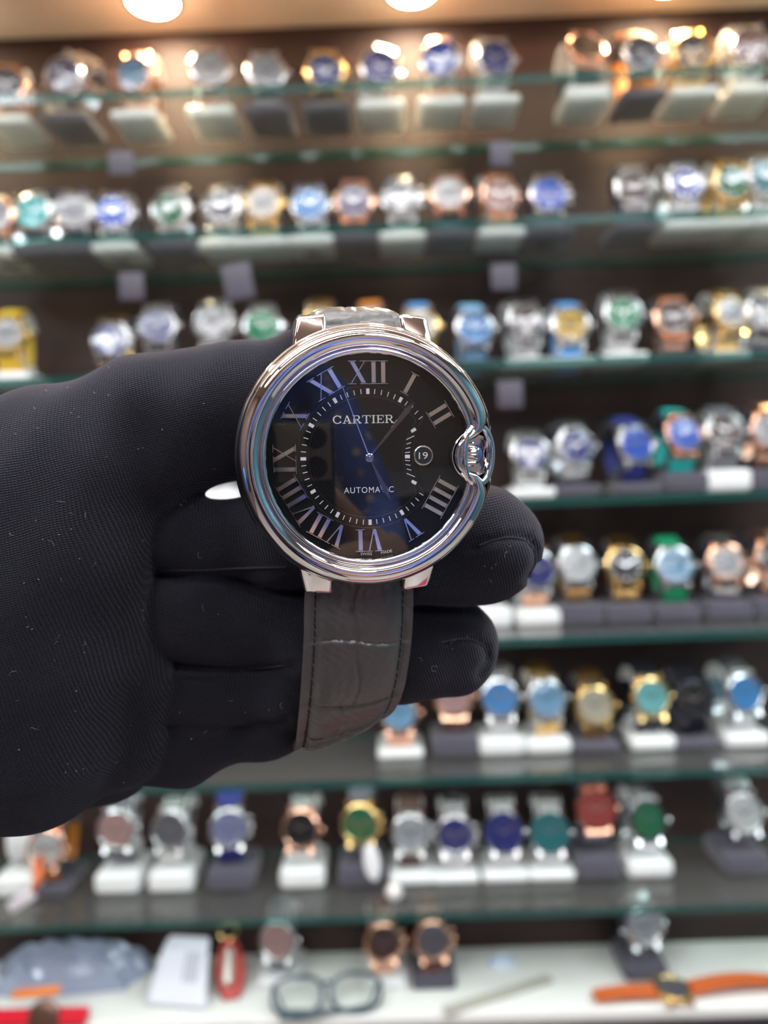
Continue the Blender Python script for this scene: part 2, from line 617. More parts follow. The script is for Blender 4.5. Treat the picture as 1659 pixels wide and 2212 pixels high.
led('strip_light', [(-1.7, 0.55), (1.7, 0.55)], 0.035, 'long white strip light on the ceiling in front of the cabinet')
led('strip_light', [(-1.3, 0.2), (0.35, 0.02), (-1.0, -0.35), (0.9, -0.62)], 0.035, 'zigzag white strip light on the ceiling over the photographer')
led('strip_light', [(-1.5, -1.2), (1.5, -1.2)], 0.035, 'long white strip light on the ceiling behind the photographer')
PANELM = emit_mat('cool_led_panel', (0.86, 0.93, 1.0), PANEL_POWER)
for (qx, qy), nm in zip(((1.25, -0.25), (-1.35, -0.8), (0.9, -1.8), (1.3, 0.4)), ('beside the teal wall', 'beside the dark wall', 'near the rear wall', 'by the cabinet end')):
    r = tag(empty('ceiling_panel_light', Matrix.Translation((qx, qy, RZ))), 'square cool white ceiling light panel ' + nm, 'light', 'ceiling light panels')
    MB().box((0, 0, -0.012), (0.56, 0.56, 0.022)).build('panel_frame', STEEL2, r)
    MB().box((0, 0, -0.026), (0.52, 0.52, 0.005)).build('panel_diffuser', PANELM, r)

# added counter block, put in for its dark reflection in the numerals
sc_ = tag(empty('added_counter', Matrix.Translation((0.75, -1.35, 0))), 'added navy counter block behind the photographer, placed for watch reflections', 'counter')
MB().box((0, 0, 0.46), (1.3, 0.5, 0.91)).build('counter_body', pmat('navy_lacquer', (0.05, 0.07, 0.16), 0.3), sc_, bevel=0.005)
MB().box((0, 0, 0.925), (1.36, 0.56, 0.02)).build('counter_slab', pmat('grey_stone', (0.16, 0.15, 0.15), 0.3), sc_, bevel=0.004)
# added seat between camera and cabinet, put in for the red bezel reflection
bn = tag(empty('added_seat', Matrix.Translation((0.25, 0.2, 0))), 'added low crimson seat in front of the cabinet, placed to redden bezel reflections', 'added_seat')
MB().box((0, 0, 0.36), (0.7, 0.22, 0.08)).build('cushion', pmat('crimson_fabric', (0.32, 0.008, 0.03), 0.6), bn, bevel=0.02, seg=3)
for qx in (-0.3, 0.3):
    for qy in (-0.08, 0.08):
        MB().tube([(qx, qy, 0), (qx, qy, 0.32)], 0.014, 10).build('leg', WOOD, bn)
# ------------------------------------------------------------------ the wristwatch in the hand
MM = 0.001
_n = (-FWD + RIGHT * math.tan(math.radians(8.6)) - UP * math.tan(math.radians(6.8))).normalized()
_upv = UP * math.cos(math.radians(1.9)) - RIGHT * math.sin(math.radians(1.9))
_y = (_upv - _n * _upv.dot(_n)).normalized()
_x = _y.cross(_n)
WROT = Matrix((_x, _y, _n)).transposed().to_4x4()
WORG = pix(797, 988, 0.130)
WM = Matrix.Translation(WORG) @ WROT
watch = tag(empty('wristwatch', WM), 'steel wristwatch with black roman dial on black croc strap, held by gloved hand', 'watch')
S = Matrix.Scale(MM, 4)


def wpart(name, mb, mat, parent=None, **k):
    mb.v = [(a * MM, b * MM, c * MM) for a, b, c in mb.v]
    if 'bevel' in k:
        k['bevel'] *= MM
    return mb.build(name, mat, parent or watch, **k)


# plan curves: crystal edge with the notch at three o'clock and outer bezel edge
NC, NR = (18.3, 0.0), 4.55


def plan_curves(n=360):
    rin, rout = 17.15, 22.0
    cin, cout = [], []
    aj = math.atan2(4.2, 16.5)
    na = 64
    nb = n - na
    for i in range(nb):
        a = aj + (2 * PI - 2 * aj) * i / nb
        cin.append((rin * math.cos(a), rin * math.sin(a)))
        bo = 0.235 + (2 * PI - 0.47) * i / nb
        cout.append((rout * math.cos(bo), rout * math.sin(bo)))
    e1 = math.atan2(-4.2, 16.5 - NC[0])
    for i in range(na):
        t = i / na
        a = e1 - (2 * PI + 2 * e1) * t if False else e1 + (-(2 * PI) - 2 * e1) * t
        cin.append((NC[0] + NR * math.cos(a), NC[1] + NR * math.sin(a)))
        f = 1.25
        b0 = -f - (2 * PI - 2 * f) * t
        cout.append((NC[0] + 2.75 * math.cos(b0), NC[1] + 2.75 * math.sin(b0)))

    def sm(c, k, it):
        c = np.array(c)
        for _ in range(it):
            c = c * (1 - 2 * k) + k * (np.roll(c, 1, 0) + np.roll(c, -1, 0))
        return c
    return sm(cin, 0.25, 10), sm(cout, 0.25, 26)


CIN, COUT = plan_curves()
NP = len(CIN)


def smoothprof(pts, n):
    """dense profile through control points (Catmull-Rom)"""
    P = [np.array(p, float) for p in pts]
    P = [2 * P[0] - P[1]] + P + [2 * P[-1] - P[-2]]
    out = []
    for i in range(1, len(P) - 2):
        for k in range(n):
            t = k / n
            a, b, c, d = P[i - 1], P[i], P[i + 1], P[i + 2]
            out.append(0.5 * ((2 * b) + (-a + c) * t + (2 * a - 5 * b + 4 * c - d) * t * t + (-a + 3 * b - 3 * c + d) * t ** 3))
    out.append(P[-2])
    return [tuple(q) for q in out]


# lip ring + groove + domed bezel (t across, height)
lip = smoothprof([(0.0, 1.2), (0.005, 1.75), (0.05, 2.10), (0.12, 2.2), (0.19, 2.05), (0.235, 1.65)], 5)
dome = smoothprof([(0.235, 1.62), (0.265, 2.0), (0.33, 2.42), (0.45, 2.75), (0.60, 2.72), (0.75, 2.35), (0.88, 1.62), (0.96, 0.7), (1.0, -0.3)], 6)


def sweep(prof):
    rows = []
    for i in range(NP):
        a, b = CIN[i], COUT[i]
        rows.append([(a[0] + (b[0] - a[0]) * t, a[1] + (b[1] - a[1]) * t, z) for t, z in prof])
    return MB().grid(rows, True, False)


wpart('bezel', sweep(dome), STEEL, smooth=80)
wpart('inner_bezel_ring', sweep(lip), STEEL, smooth=80)
body = smoothprof([(21.4, 0.2), (22.0, -0.6), (22.5, -2.0), (22.2, -3.6), (20.8, -5.2), (18.0, -6.6), (14.0, -7.4), (8.0, -7.6), (0.01, -7.6)], 5)
mb = MB()
n = 160
rows = []
for i in range(n):
    a = 2 * PI * i / n
    # body dips under the crown
    near = math.exp(-((a if a < PI else a - 2 * PI) / 0.16) ** 2)
    rows.append([(max(0.01, (r - 1.6 * near * max(0, min(1, (z + 4) / 3)))) * math.cos(a), max(0.01, (r - 1.6 * near * max(0, min(1, (z + 4) / 3)))) * math.sin(a), z) for r, z in body])
mb.grid(rows, True, False)
wpart('case', mb, STEEL, smooth=70)
# floor of the crown recess
wpart('crown_recess', MB().lathe([(0.01, -1.6), (3.3, -1.5), (3.6, 0.6)], 32, Matrix.Translation((NC[0] - 0.2, 0, 0))), STEEL2)

# dial plate, flange ring and crystal follow the notched outline


def radial_disc(scales, zf, off=0.0):
    rows = []
    for i in range(NP):
        x, y = CIN[i]
        rows.append([(x * s, y * s, zf(s * math.hypot(x, y))) for s in scales])
    return MB().grid(rows, True, False)


DIALM = dial_mat()
wpart('dial', radial_disc([0.0005, 0.2, 0.4, 0.6, 0.8, 1.0], lambda r: 0.0), DIALM)
fl = MB()
fl.grid([[(CIN[i][0] * s, CIN[i][1] * s, z) for s, z in ((0.992, 0.0), (0.997, 0.7), (1.0, 1.3))] for i in range(NP)], True, False)
wpart('flange_ring', fl, pmat('dark_flange', (0.02, 0.02, 0.03), 0.15, 0.6))
RD = 150.0
wpart('crystal', radial_disc([0.0005] + [k / 12 for k in range(1, 13)], lambda r: 1.85 + (17.15 ** 2 - r * r) / (2 * RD)), CRYSTAL, smooth=80)

# numerals: chamfered polished strokes


def numeral(s):
    out = []
    H = 4.0
    x = 0.0
    sw, th, se = 0.86, 0.34, 0.26
    cells = []
    i = 0
    while i < len(s):
        c = s[i]
        if c == 'I':
            cells.append(('I', x + 0.85, 0)); x += 1.62
        else:
            w = 3.3 if c == 'V' else 3.5
            cells.append((c, x, w)); x += w + (0.05 if i + 1 < len(s) else 0)
        i += 1
    tot = x
    for c, cx0, w in cells:
        if c == 'I':
            out.append([(cx0 - sw / 2, se), (cx0 + sw / 2, se), (cx0 + sw / 2, H - se), (cx0 - sw / 2, H - se)])
            for yy in (0, H - se):
                out.append([(cx0 - 0.9, yy), (cx0 + 0.9, yy), (cx0 + 0.9, yy + se), (cx0 - 0.9, yy + se)])
        elif c == 'V':
            m = cx0 + w * 0.5
            out.append([(cx0 + 0.45, H - se), (cx0 + 0.45 + sw * 1.05, H - se), (m + 0.42, 0.0), (m - 0.18, 0.0)])
            out.append([(cx0 + w - 0.45 - th, H - se), (cx0 + w - 0.45, H - se), (m + 0.42, 0.0), (m + 0.1, 0.25)])
            out.append([(cx0, H - se), (cx0 + 1.85, H - se), (cx0 + 1.85, H), (cx0, H)])
            out.append([(cx0 + w - 1.25, H - se), (cx0 + w, H - se), (cx0 + w, H), (cx0 + w - 1.25, H)])
        else:
            out.append([(cx0 + 0.35, H - se), (cx0 + 0.35 + sw * 1.08, H - se), (cx0 + w - 0.3, se), (cx0 + w - 0.3 - sw * 1.08, se)])
            out.append([(cx0 + w - 0.5 - th, H - se), (cx0 + w - 0.5, H - se), (cx0 + 0.5 + th, se), (cx0 + 0.5, se)])
            for yy in (0, H - se):
                out.append([(cx0, yy), (cx0 + 1.6, yy), (cx0 + 1.6, yy + se), (cx0, yy + se)])
                out.append([(cx0 + w - 1.5, yy), (cx0 + w, yy), (cx0 + w, yy + se), (cx0 + w - 1.5, yy + se)])
    return [[(px_ - tot / 2, py_) for px_, py_ in q] for q in out]


NUMM = pmat('numeral_steel', (0.74, 0.72, 0.70), 0.10, 1.0)
for h, s in {12: 'XII', 1: 'I', 2: 'II', 4: 'IIII', 5: 'V', 6: 'VI', 7: 'VII', 8: 'VIII', 9: 'IX', 10: 'X', 11: 'XI'}.items():
    mb = MB()
    ang = -h * PI / 6
    M = Matrix.Rotation(ang, 4, 'Z') @ Matrix.Translation((0, 12.15, 0))
    for q in numeral(s):
        mb.prism(q, 0.0, 0.22, M, inset=0.085)
    o = wpart('roman_numeral', mb, NUMM, smooth=0)
    o['label'] = f'polished applied roman numeral {s}'

# minute track
AC, AR = (16.2, 0.0), 9.6


def track(theta):
    """point of the track on the ray at angle theta (from +x), ccw"""
    dx, dy = math.cos(theta), math.sin(theta)
    b = AC[0] * dx
    disc = b * b - (AC[0] ** 2 - AR ** 2)
    r = 11.05
    if dx > 0 and disc > 0:
        r = min(r, b - math.sqrt(disc))
    return r


ticks = MB()
for i in range(60):
    th_ = PI / 2 - i * PI / 30
    r = track(th_)
    M = Matrix.Rotation(th_ - PI / 2, 4, 'Z')
    if i % 5 == 0:
        b = MB()
        w, l = (0.27, 0.46)
        if i == 15:
            w, l = 0.3, 0.42
        b.prism([(-w, r - l), (w, r - l), (w, r + l), (-w, r + l)], 0.0, 0.03, M)
        wpart('hour_block', b, PRINT, smooth=0)
    else:
        l = 0.75 if i in (11, 19) else 0.42
        ticks.prism([(-0.065, r - l), (0.065, r - l), (0.065, r + l), (-0.065, r + l)], 0.0, 0.025, M)
tag(wpart('minute_marks', ticks, PRINT, smooth=0), kind='stuff')
# engraved boundary lines of the track
RINGM = pmat('engraved_line', (0.035, 0.033, 0.036), 0.3, 0.5)
ln = MB()
for off in (-0.85, 0.95):
    pts = []
    for i in range(240):
        a = 2 * PI * i / 240
        r = track(a) + off
        pts.append((r * math.cos(a), r * math.sin(a), 0.0))
    P = np.array(pts)
    for _ in range(3):
        P = P * 0.5 + 0.25 * (np.roll(P, 1, 0) + np.roll(P, -1, 0))
    ln.tube([tuple(p) for p in P], 0.05, 5, closed=True)
wpart('track_line', ln, RINGM)

# maker lettering: slab serif capitals


def serif_word(word, H, width):
    polys = []
    x = 0.0
    k, t, s = 0.155, 0.10, 0.085

    def R(x0, y0, x1, y1):
        polys.append([(x0, y0), (x1, y0), (x1, y1), (x0, y1)])

    def arc(cx_, cy_, rx, ry, a0, a1, w0, w1, n=14):
        for i in range(n):
            q0, q1 = a0 + (a1 - a0) * i / n, a0 + (a1 - a0) * (i + 1) / n
            def wd(q): return w1 + (w0 - w1) * abs(math.cos(q)) ** 1.5
            polys.append([(cx_ + rx * math.cos(q0), cy_ + ry * math.sin(q0)), (cx_ + rx * math.cos(q1), cy_ + ry * math.sin(q1)),
                          (cx_ + (rx - wd(q1)) * math.cos(q1), cy_ + (ry - wd(q1)) * math.sin(q1)), (cx_ + (rx - wd(q0)) * math.cos(q0), cy_ + (ry - wd(q0)) * math.sin(q0))])

    def stem(cx_, hw=0.19):
        R(cx_ - k / 2, 0, cx_ + k / 2, 1); R(cx_ - hw, 0, cx_ + hw, s); R(cx_ - hw, 1 - s, cx_ + hw, 1)
    for c in word:
        if c == 'C':
            arc(x + 0.5, 0.5, 0.5, 0.52, 0.65, 2 * PI - 0.65, k, t)
            R(x + 0.84, 0.62, x + 0.91, 0.98); R(x + 0.84, 0.06, x + 0.91, 0.34)
            x += 1.08
        elif c == 'A':
            polys.append([(x + 0.12, s), (x + 0.21, s), (x + 0.52, 1), (x + 0.44, 1)])
            polys.append([(x + 0.40, 1), (x + 0.57, 1), (x + 0.90, s), (x + 0.73, s)])
            R(x + 0.25, 0.28, x + 0.72, 0.28 + s); R(x, 0, x + 0.34, s); R(x + 0.6, 0, x + 1.02, s)
            x += 1.10
        elif c == 'R':
            stem(x + 0.19)
            R(x + 0.2, 1 - s, x + 0.55, 1); R(x + 0.2, 0.46, x + 0.55, 0.46 + s)
            arc(x + 0.55, 0.73, 0.27, 0.27, -PI / 2, PI / 2, k, s)
            polys.append([(x + 0.42, 0.48), (x + 0.58, 0.48), (x + 0.92, s), (x + 0.74, s)])
            R(x + 0.68, 0, x + 1.0, s)
            x += 1.08
        elif c == 'T':
            stem(x + 0.47, 0.2); R(x, 1 - s, x + 0.94, 1); R(x, 0.72, x + 0.075, 1); R(x + 0.865, 0.72, x + 0.94, 1)
            x += 1.06
        elif c == 'I':
            stem(x + 0.2, 0.2)
            x += 0.53
        elif c == 'E':
            stem(x + 0.19); R(x + 0.2, 0, x + 0.82, s); R(x + 0.2, 1 - s, x + 0.8, 1); R(x + 0.2, 0.47, x + 0.58, 0.47 + s)
            R(x + 0.745, 0, x + 0.82, 0.27); R(x + 0.725, 0.73, x + 0.8, 1); R(x + 0.52, 0.38, x + 0.58, 0.64)
            x += 0.96
    sx = width / (x - 0.1)
    return [[((px_ - x / 2) * sx, (py_ - 0.5) * H) for px_, py_ in q] for q in polys]


mb = MB()
for q in serif_word('CARTIER', 1.35, 10.3):
    mb.prism(q, 0.03, 0.06, Matrix.Translation((-0.75, 6.4, 0)))
wpart('maker_lettering', mb, PRINT, smooth=0)


def flat_text(name, body, h, w, M, mat, parent=None, z=0.05, space=1.0):
    vs, fs = text_poly(body, h, w, space)
    m_ = MB().add([(a, b, z) for a, b, _ in vs], fs, M)
    return wpart(name, m_, mat, parent, smooth=0)


flat_text('movement_lettering', 'AUTOMATIC', 1.0, 8.5, Matrix.Translation((-0.1, -5.5, 0)), PRINT, space=1.15)
for wd, a in (('SWISS', 2.6), ('MADE', -9.6)):
    flat_text('origin_lettering', wd, 0.46, 1.95, Matrix.Rotation(math.radians(-a), 4, 'Z') @ Matrix.Translation((0, -16.5, 0)), PRINT)
# date aperture
dt = wpart('date_window', MB().lathe([(1.45, 0.0), (1.45, 0.06), (1.62, 0.09), (1.72, 0.0)], 48, Matrix.Translation((9.4, 0.1, 0))), pmat('date_rim', (0.75, 0.74, 0.72), 0.2, 1.0))
dd = wpart('date_disc', MB().lathe([(0.01, 0.02), (1.47, 0.02)], 40, Matrix.Translation((9.4, 0.1, 0))), pmat('date_black', (0.002, 0.002, 0.003), 0.6), dt)
flat_text('date_digits', '19', 1.15, 1.55, Matrix.Translation((9.35, 0.1, 0)), PRINT, dt, z=0.04)

# hands
HANDM = pmat('dark_hand', (0.17, 0.15, 0.13), 0.2, 1.0)
HANDE = pmat('hand_edge', (0.78, 0.74, 0.68), 0.12, 1.0)


def hand(name, ang, L, wmax, pos, z, tail=0.0, thin=0.22):
    M = Matrix.Rotation(-math.radians(ang), 4, 'Z')
    out = [(-thin / 2, 0.6), (-wmax / 2, L * pos), (-0.04, L), (0.04, L), (wmax / 2, L * pos), (thin / 2, 0.6)]
    m_ = MB().prism(out, z, z + 0.13, M, inset=0.06)
    k = len(m_.f)
    m_.mi = [1] * k
    m_.mi[1] = 0
    return wpart(name, m_, [HANDM, HANDE], smooth=0)


hand('hour_hand', 152.6 + 1.9, 8.3, 1.05, 0.72, 0.35)
hand('minute_hand', 38.2 + 1.9, 12.0, 1.05, 0.86, 0.6)
m_ = MB()
M = Matrix.Rotation(-math.radians(-22 + 1.9), 4, 'Z')
m_.prism([(-0.11, 0.5), (-0.07, 12.8), (0.07, 12.8), (0.11, 0.5)], 0.85, 0.95, M, inset=0.03)
m_.prism([(-0.11, -0.5), (-0.11, -0.7), (0.11, -0.7), (0.11, -0.5)], 0.85, 0.95, M)
wpart('second_hand', m_, HANDE, smooth=0)
wpart('hand_hub', MB().lathe([(0.75, 0.3), (0.75, 0.85), (0.55, 1.0), (0.5, 0.9), (0.28, 0.9), (0.28, 1.15), (0.2, 1.2), (0.001, 1.2)], 32), pmat('hub_steel', (0.35, 0.33, 0.32), 0.15, 1.0))

# crown, cabochon and guard hoop
Mc = Matrix.Translation((17.6, 0.1, -0.15)) @ Matrix.Rotation(PI / 2, 4, 'Y')
prof = [(0.01, -1.6), (1.9, -1.6), (2.05, -1.2), (2.05, 0.5), (1.8, 0.9), (0.01, 0.9)]
mb = MB()
rows = []
for i in range(96):
    a = 2 * PI * i / 96
    fl_ = 1 + 0.05 * (1 if (i // 2) % 2 else -1)
    rows.append([(r * (fl_ if 1.85 < r else 1) * math.cos(a), r * (fl_ if 1.85 < r else 1) * math.sin(a), z) for r, z in prof])
mb.grid(rows, True, False)
mb.v = [tuple(Mc @ Vector(p)) for p in mb.v]
cr_ = wpart('crown', mb, STEEL, smooth=30)
mb = MB().lathe([(1.75, 0.85), (1.72, 1.15), (1.4, 1.65), (0.9, 2.0), (0.4, 2.13), (0.01, 2.15)], 40)
mb.v = [tuple(Mc @ Vector(p)) for p in mb.v]
wpart('cabochon', mb, pmat('blue_cabochon', (0.10, 0.14, 0.30), 0.04, coat=1.0, metal=0.3), cr_, smooth=80)
Mg = Matrix.Translation((18.5, 0.0, 0.9)) @ Matrix.Rotation(math.radians(24), 4, 'Y')
rows = []
for i in range(96):
    a = 2 * PI * i / 96
    ca, sa = math.cos(a), math.sin(a)
    row = []
    for k in range(16):
        b = 2 * PI * k / 16
        e = 0.62 + 0.12 * abs(sa)
        dr, dz = 0.62 * math.cos(b), 0.95 * math.sin(b)
        dr = math.copysign(abs(dr / 0.62) ** 0.7, dr) * e
        rx, ry = 3.05 + dr, 4.95 + dr
        row.append(tuple(Mg @ Vector((rx * ca, ry * sa, dz))))
    rows.append(row)
wpart('crown_guard', MB().grid(rows, True, True), STEEL, smooth=80)

# lugs
for sx in (-1, 1):
    for sy in (-1, 1):
        P = [(-12.6, 17.2, -1.2), (-6.6, 19.6, -0.9), (-6.3, 24.2, -3.9), (-11.2, 23.7, -4.0),
             (-12.9, 15.5, -6.2), (-6.5, 16.5, -6.4), (-6.3, 24.7, -7.0), (-11.5, 24.2, -7.0)]
        vs = [((-a) * 0.97 if sx > 0 else a, b * sy, c) for a, b, c in P]
        mb = MB().add(vs, [(0, 1, 2, 3), (7, 6, 5, 4), (0, 4, 5, 1), (1, 5, 6, 2), (2, 6, 7, 3), (3, 7, 4, 0)])
        wpart('lug', mb, STEEL, bevel=0.75, seg=4)

# ------------------------------------------------------------------ strap: a padded band swept along a loop


def resample(path, step):
    P = np.array(smoothprof(path, 24))
    d = np.r_[0, np.cumsum(np.linalg.norm(np.diff(P, axis=0), axis=1))]
    s = np.arange(0, d[-1], step)
    return np.c_[[np.interp(s, d, P[:, k]) for k in range(P.shape[1])]].T, s


# columns: y, z, x shift, twist (deg), width
LOW = [(-18.0, -6.0, -1.0, 0, 19.6), (-23, -6.2, -1.3, 0, 19.6), (-27, -6.2, -1.5, 0, 19.8), (-32, -6.2, -1.7, 1, 19.8), (-38, -6.7, -2.2, 2, 19.7), (-45, -8.3, -3.0, 4, 19.4), (-50.5, -11.4, -4.0, 8, 18.6),
       (-54.8, -16.4, -5.0, 15, 17.8), (-56.4, -21.8, -5.6, 16, 17.4), (-53.5, -28, -5.2, 14, 17.2), (-48, -33, -4.8, 10, 17), (-39, -36.5, -4.6, 6, 17), (-27, -38, -4.6, 0, 17), (-14, -38.5, -4.6, 0, 17)]
UPP = [(18.0, -5.6, -0.3, 0, 19.6), (21.0, -5.8, -0.3, 0, 19.6), (23.2, -7.6, -0.4, 0, 19.8), (24.3, -11.0, -0.7, 0, 19.8), (24.7, -16, -1.3, 0, 19.2), (24.0, -23, -2.2, 0, 18.4), (20.8, -30, -3.4, 0, 17.8),
       (14, -35.5, -4.2, 0, 17.2), (5, -38, -4.6, 0, 17), (-8, -38.5, -4.6, 0, 17)]


def strap(name, path, sgn, grooves, label):
    P, S_ = resample(path, 0.30)
    nu = 57
    Y, Z, XS, TW, WD = P.T
    ty, tz = np.gradient(Y), np.gradient(Z)
    ln_ = np.hypot(ty, tz); ty, tz = ty / ln_, tz / ln_
    # outward normal: away from the hand
    ny, nz = (tz, -ty) if sgn < 0 else (-tz, ty)
    if sgn < 0:
        ny, nz = -tz, ty
        ny, nz = -ny * -1, nz
    ny, nz = (-tz, ty) if sgn > 0 else (tz, -ty)
    if nz[4] < 0:
        ny, nz = -ny, -nz

    def pt(i, u, h):
        w = WD[i] / 2
        a = math.radians(TW[i])
        x0 = u * w
        x = XS[i] + x0 * math.cos(a) + h * math.sin(a) * 0.0
        dn = h - x0 * math.sin(a)
        return (x, Y[i] + ny[i] * dn, Z[i] + nz[i] * dn)

    def height(u, s):
        base = 0.55 + 1.45 * max(0.0, 1 - (abs(u) / 0.80) ** 4) ** 0.6 * (1.0 if s < 60 else max(0.3, 1 - (s - 60) / 40))
        g = 0.0
        wob = 0.35 * math.sin(u * 5 + s * 0.1)
        for gi, gs in enumerate(grooves):
            bend = gs + 0.9 * math.sin(u * 3.1 + gi * 1.7) * 0.6 + 0.5 * (u + 0.2) ** 2
            g += math.exp(-((s - bend) / 0.30) ** 2) * (1.0 if abs(u) < 0.78 else 0.55)
            g += 0.35 * math.exp(-((s - bend + 1.1) / 0.9) ** 2) * 0.5
        seg = sum(1 for gs in grooves if s > gs)
        cu = [-0.10, 0.02, -0.18, 0.12, -0.05, 0.1, -0.1, 0.05, 0.0, 0.1, -0.1, 0, 0][min(seg, 12)]
        cu += 0.05 * math.sin(s * 0.55 + seg)
        g += 0.75 * math.exp(-((u - cu) / 0.022) ** 2)
        # stitched channel
        st = 0.9 * math.exp(-((abs(u) - 0.80) / 0.045) ** 2)
        small = 0.045 * math.sin(u * 31 + 3 * math.sin(s * 0.9)) * math.sin(s * 2.3 + 4 * u)
        return base - 0.36 * g - 0.30 * st + small * 1.5
    us = np.linspace(-1, 1, nu)
    rows = []
    for i in range(len(S_)):
        row = [pt(i, u, height(u, S_[i])) for u in us]
        row += [pt(i, 1.0, 0.1), pt(i, 0.97, -0.9)] + [pt(i, u, -1.1) for u in (0.6, 0.0, -0.6)] + [pt(i, -0.97, -0.9), pt(i, -1.0, 0.1)]
        rows.append(row)
    mb = MB().grid(rows, False, True)
    k = len(rows[0])
    mb.f.append(tuple(range(k))); mb.mi.append(0)
    mb.f.append(tuple(range(len(mb.v) - k, len(mb.v)))); mb.mi.append(0)
    so = wpart(name, mb, LEATHER, smooth=70)
    so['label'] = label
    # stitches
    me = MB().tube([(0, -0.55 * MM, 0), (0, -0.3 * MM, 0.13 * MM), (0, 0.3 * MM, 0.13 * MM), (0, 0.55 * MM, 0)], 0.19 * MM, 6).mesh('stitch', pmat('black_thread', (0.004, 0.004, 0.006), 0.7))
    smax = 46 if sgn < 0 else 14
    s0 = 7.0 if sgn < 0 else 4
    for side in (-1, 1):
        s = s0
        while s < smax:
            i = int(np.searchsorted(S_, s))
            p = Vector(pt(i, side * 0.80, height(side * 0.80, S_[i]) + 0.06))
            q = Vector(pt(i + 2, side * 0.80, height(side * 0.80, S_[i + 2]) + 0.06))
            yv = (q - p).normalized()
            zv = Vector((0, ny[i], nz[i]))
            xv = yv.cross(zv).normalized(); zv = xv.cross(yv)
            o = link('stitch', me, so)
            o.matrix_local = Matrix.Translation(p * MM) @ Matrix((xv, yv, zv)).transposed().to_4x4() @ Matrix.Rotation(random.uniform(0.1, 0.3), 4, 'Z')
            s += 1.32
    return so


strap('strap', LOW, -1, [15.2, 27.8, 37.5, 44, 52, 60, 68, 77, 86], 'lower strap half, black crocodile-grain leather with black stitching')
strap('strap', UPP, 1, [4.2, 9.0, 14.5, 21, 29, 38, 48], 'upper strap half bending back over the thumb')
mb = MB().box((-4.6, -11, -39.4), (18.4, 12, 2.2))
wpart('clasp', mb, STEEL, bevel=0.6)
# ------------------------------------------------------------------ gloved hand (one continuous surface grown from a distance field)


def surface_nets(F, org, h):
    ins = F < 0
    nx, ny, nz = F.shape
    c = [(i, j, k) for i in (0, 1) for j in (0, 1) for k in (0, 1)]

    def sl(A, o):
        return A[o[0]:nx - 1 + o[0], o[1]:ny - 1 + o[1], o[2]:nz - 1 + o[2]]
    cnt = sum(sl(ins, o).astype(np.int8) for o in c)
    mask = (cnt > 0) & (cnt < 8)
    cells = np.argwhere(mask)
    idx = -np.ones(mask.shape, np.int64)
    idx[mask] = np.arange(len(cells))
    acc = np.zeros((len(cells), 3)); num = np.zeros(len(cells))
    val = [F[cells[:, 0] + o[0], cells[:, 1] + o[1], cells[:, 2] + o[2]] for o in c]
    for a in range(8):
        for b in range(a + 1, 8):
            d = [abs(c[a][q] - c[b][q]) for q in range(3)]
            if sum(d) != 1:
                continue
            fa, fb = val[a], val[b]
            x = (fa < 0) != (fb < 0)
            t = np.where(x, fa / np.where(fa == fb, 1, fa - fb), 0)
            pa, pb = np.array(c[a], float), np.array(c[b], float)
            acc += x[:, None] * (pa + t[:, None] * (pb - pa))
            num += x
    V = np.array(org) + (cells + acc / num[:, None]) * h
    Q = []
    for ax in range(3):
        o1, o2 = [(1, 2), (2, 0), (0, 1)][ax]
        s0 = [slice(None)] * 3; s1 = [slice(None)] * 3
        s0[ax] = slice(0, -1); s1[ax] = slice(1, None)
        A, B = ins[tuple(s0)], ins[tuple(s1)]
        e = np.argwhere(A != B)
        e = e[(e[:, o1] > 0) & (e[:, o2] > 0) & (e[:, o1] < F.shape[o1] - 1) & (e[:, o2] < F.shape[o2] - 1)]
        q = []
        for da, db in ((-1, -1), (0, -1), (0, 0), (-1, 0)):
            k = e.copy(); k[:, o1] += da; k[:, o2] += db
            q.append(idx[k[:, 0], k[:, 1], k[:, 2]])
        q = np.stack(q, 1)
        fl_ = A[e[:, 0], e[:, 1], e[:, 2]]
        q[~fl_] = q[~fl_][:, ::-1]
        Q.append(q)
    return V, np.concatenate(Q)


def P3(x, y, w):
    return np.array([(x - CW / 2) / FPX * w, -(y - CH / 2) / FPX * w, -w])


HS = 0.00085
lo, hi = np.array([-0.205, -0.078, -0.190]), np.array([0.046, 0.046, -0.095])
gx, gy, gz = (np.arange(lo[k], hi[k], HS, dtype=np.float32) for k in range(3))
GX, GY, GZ = np.meshgrid(gx, gy, gz, indexing='ij')


def cone(p0, r0, p1, r1):
    p0, p1 = np.array(p0), np.array(p1)
    d = p1 - p0
    L2 = float(d @ d)
    t = np.clip(((GX - p0[0]) * d[0] + (GY - p0[1]) * d[1] + (GZ - p0[2]) * d[2]) / L2, 0, 1)
    dist = np.sqrt((GX - p0[0] - t * d[0]) ** 2 + (GY - p0[1] - t * d[1]) ** 2 + (GZ - p0[2] - t * d[2]) ** 2)
    return dist - (r0 + (r1 - r0) * t)


def smin(a, b, k):
    h = np.clip(0.5 + 0.5 * (b - a) / k, 0, 1)
    return b + (a - b) * h - k * h * (1 - h)


def chain(pts, k=0.004):
    """pts: (px, py, depth, radius in px)"""
    F = None
    for a, b in zip(pts[:-1], pts[1:]):
        f = cone(P3(*a[:3]), a[3] * a[2] / FPX, P3(*b[:3]), b[3] * b[2] / FPX)
        F = f if F is None else smin(F, f, k)
    return F


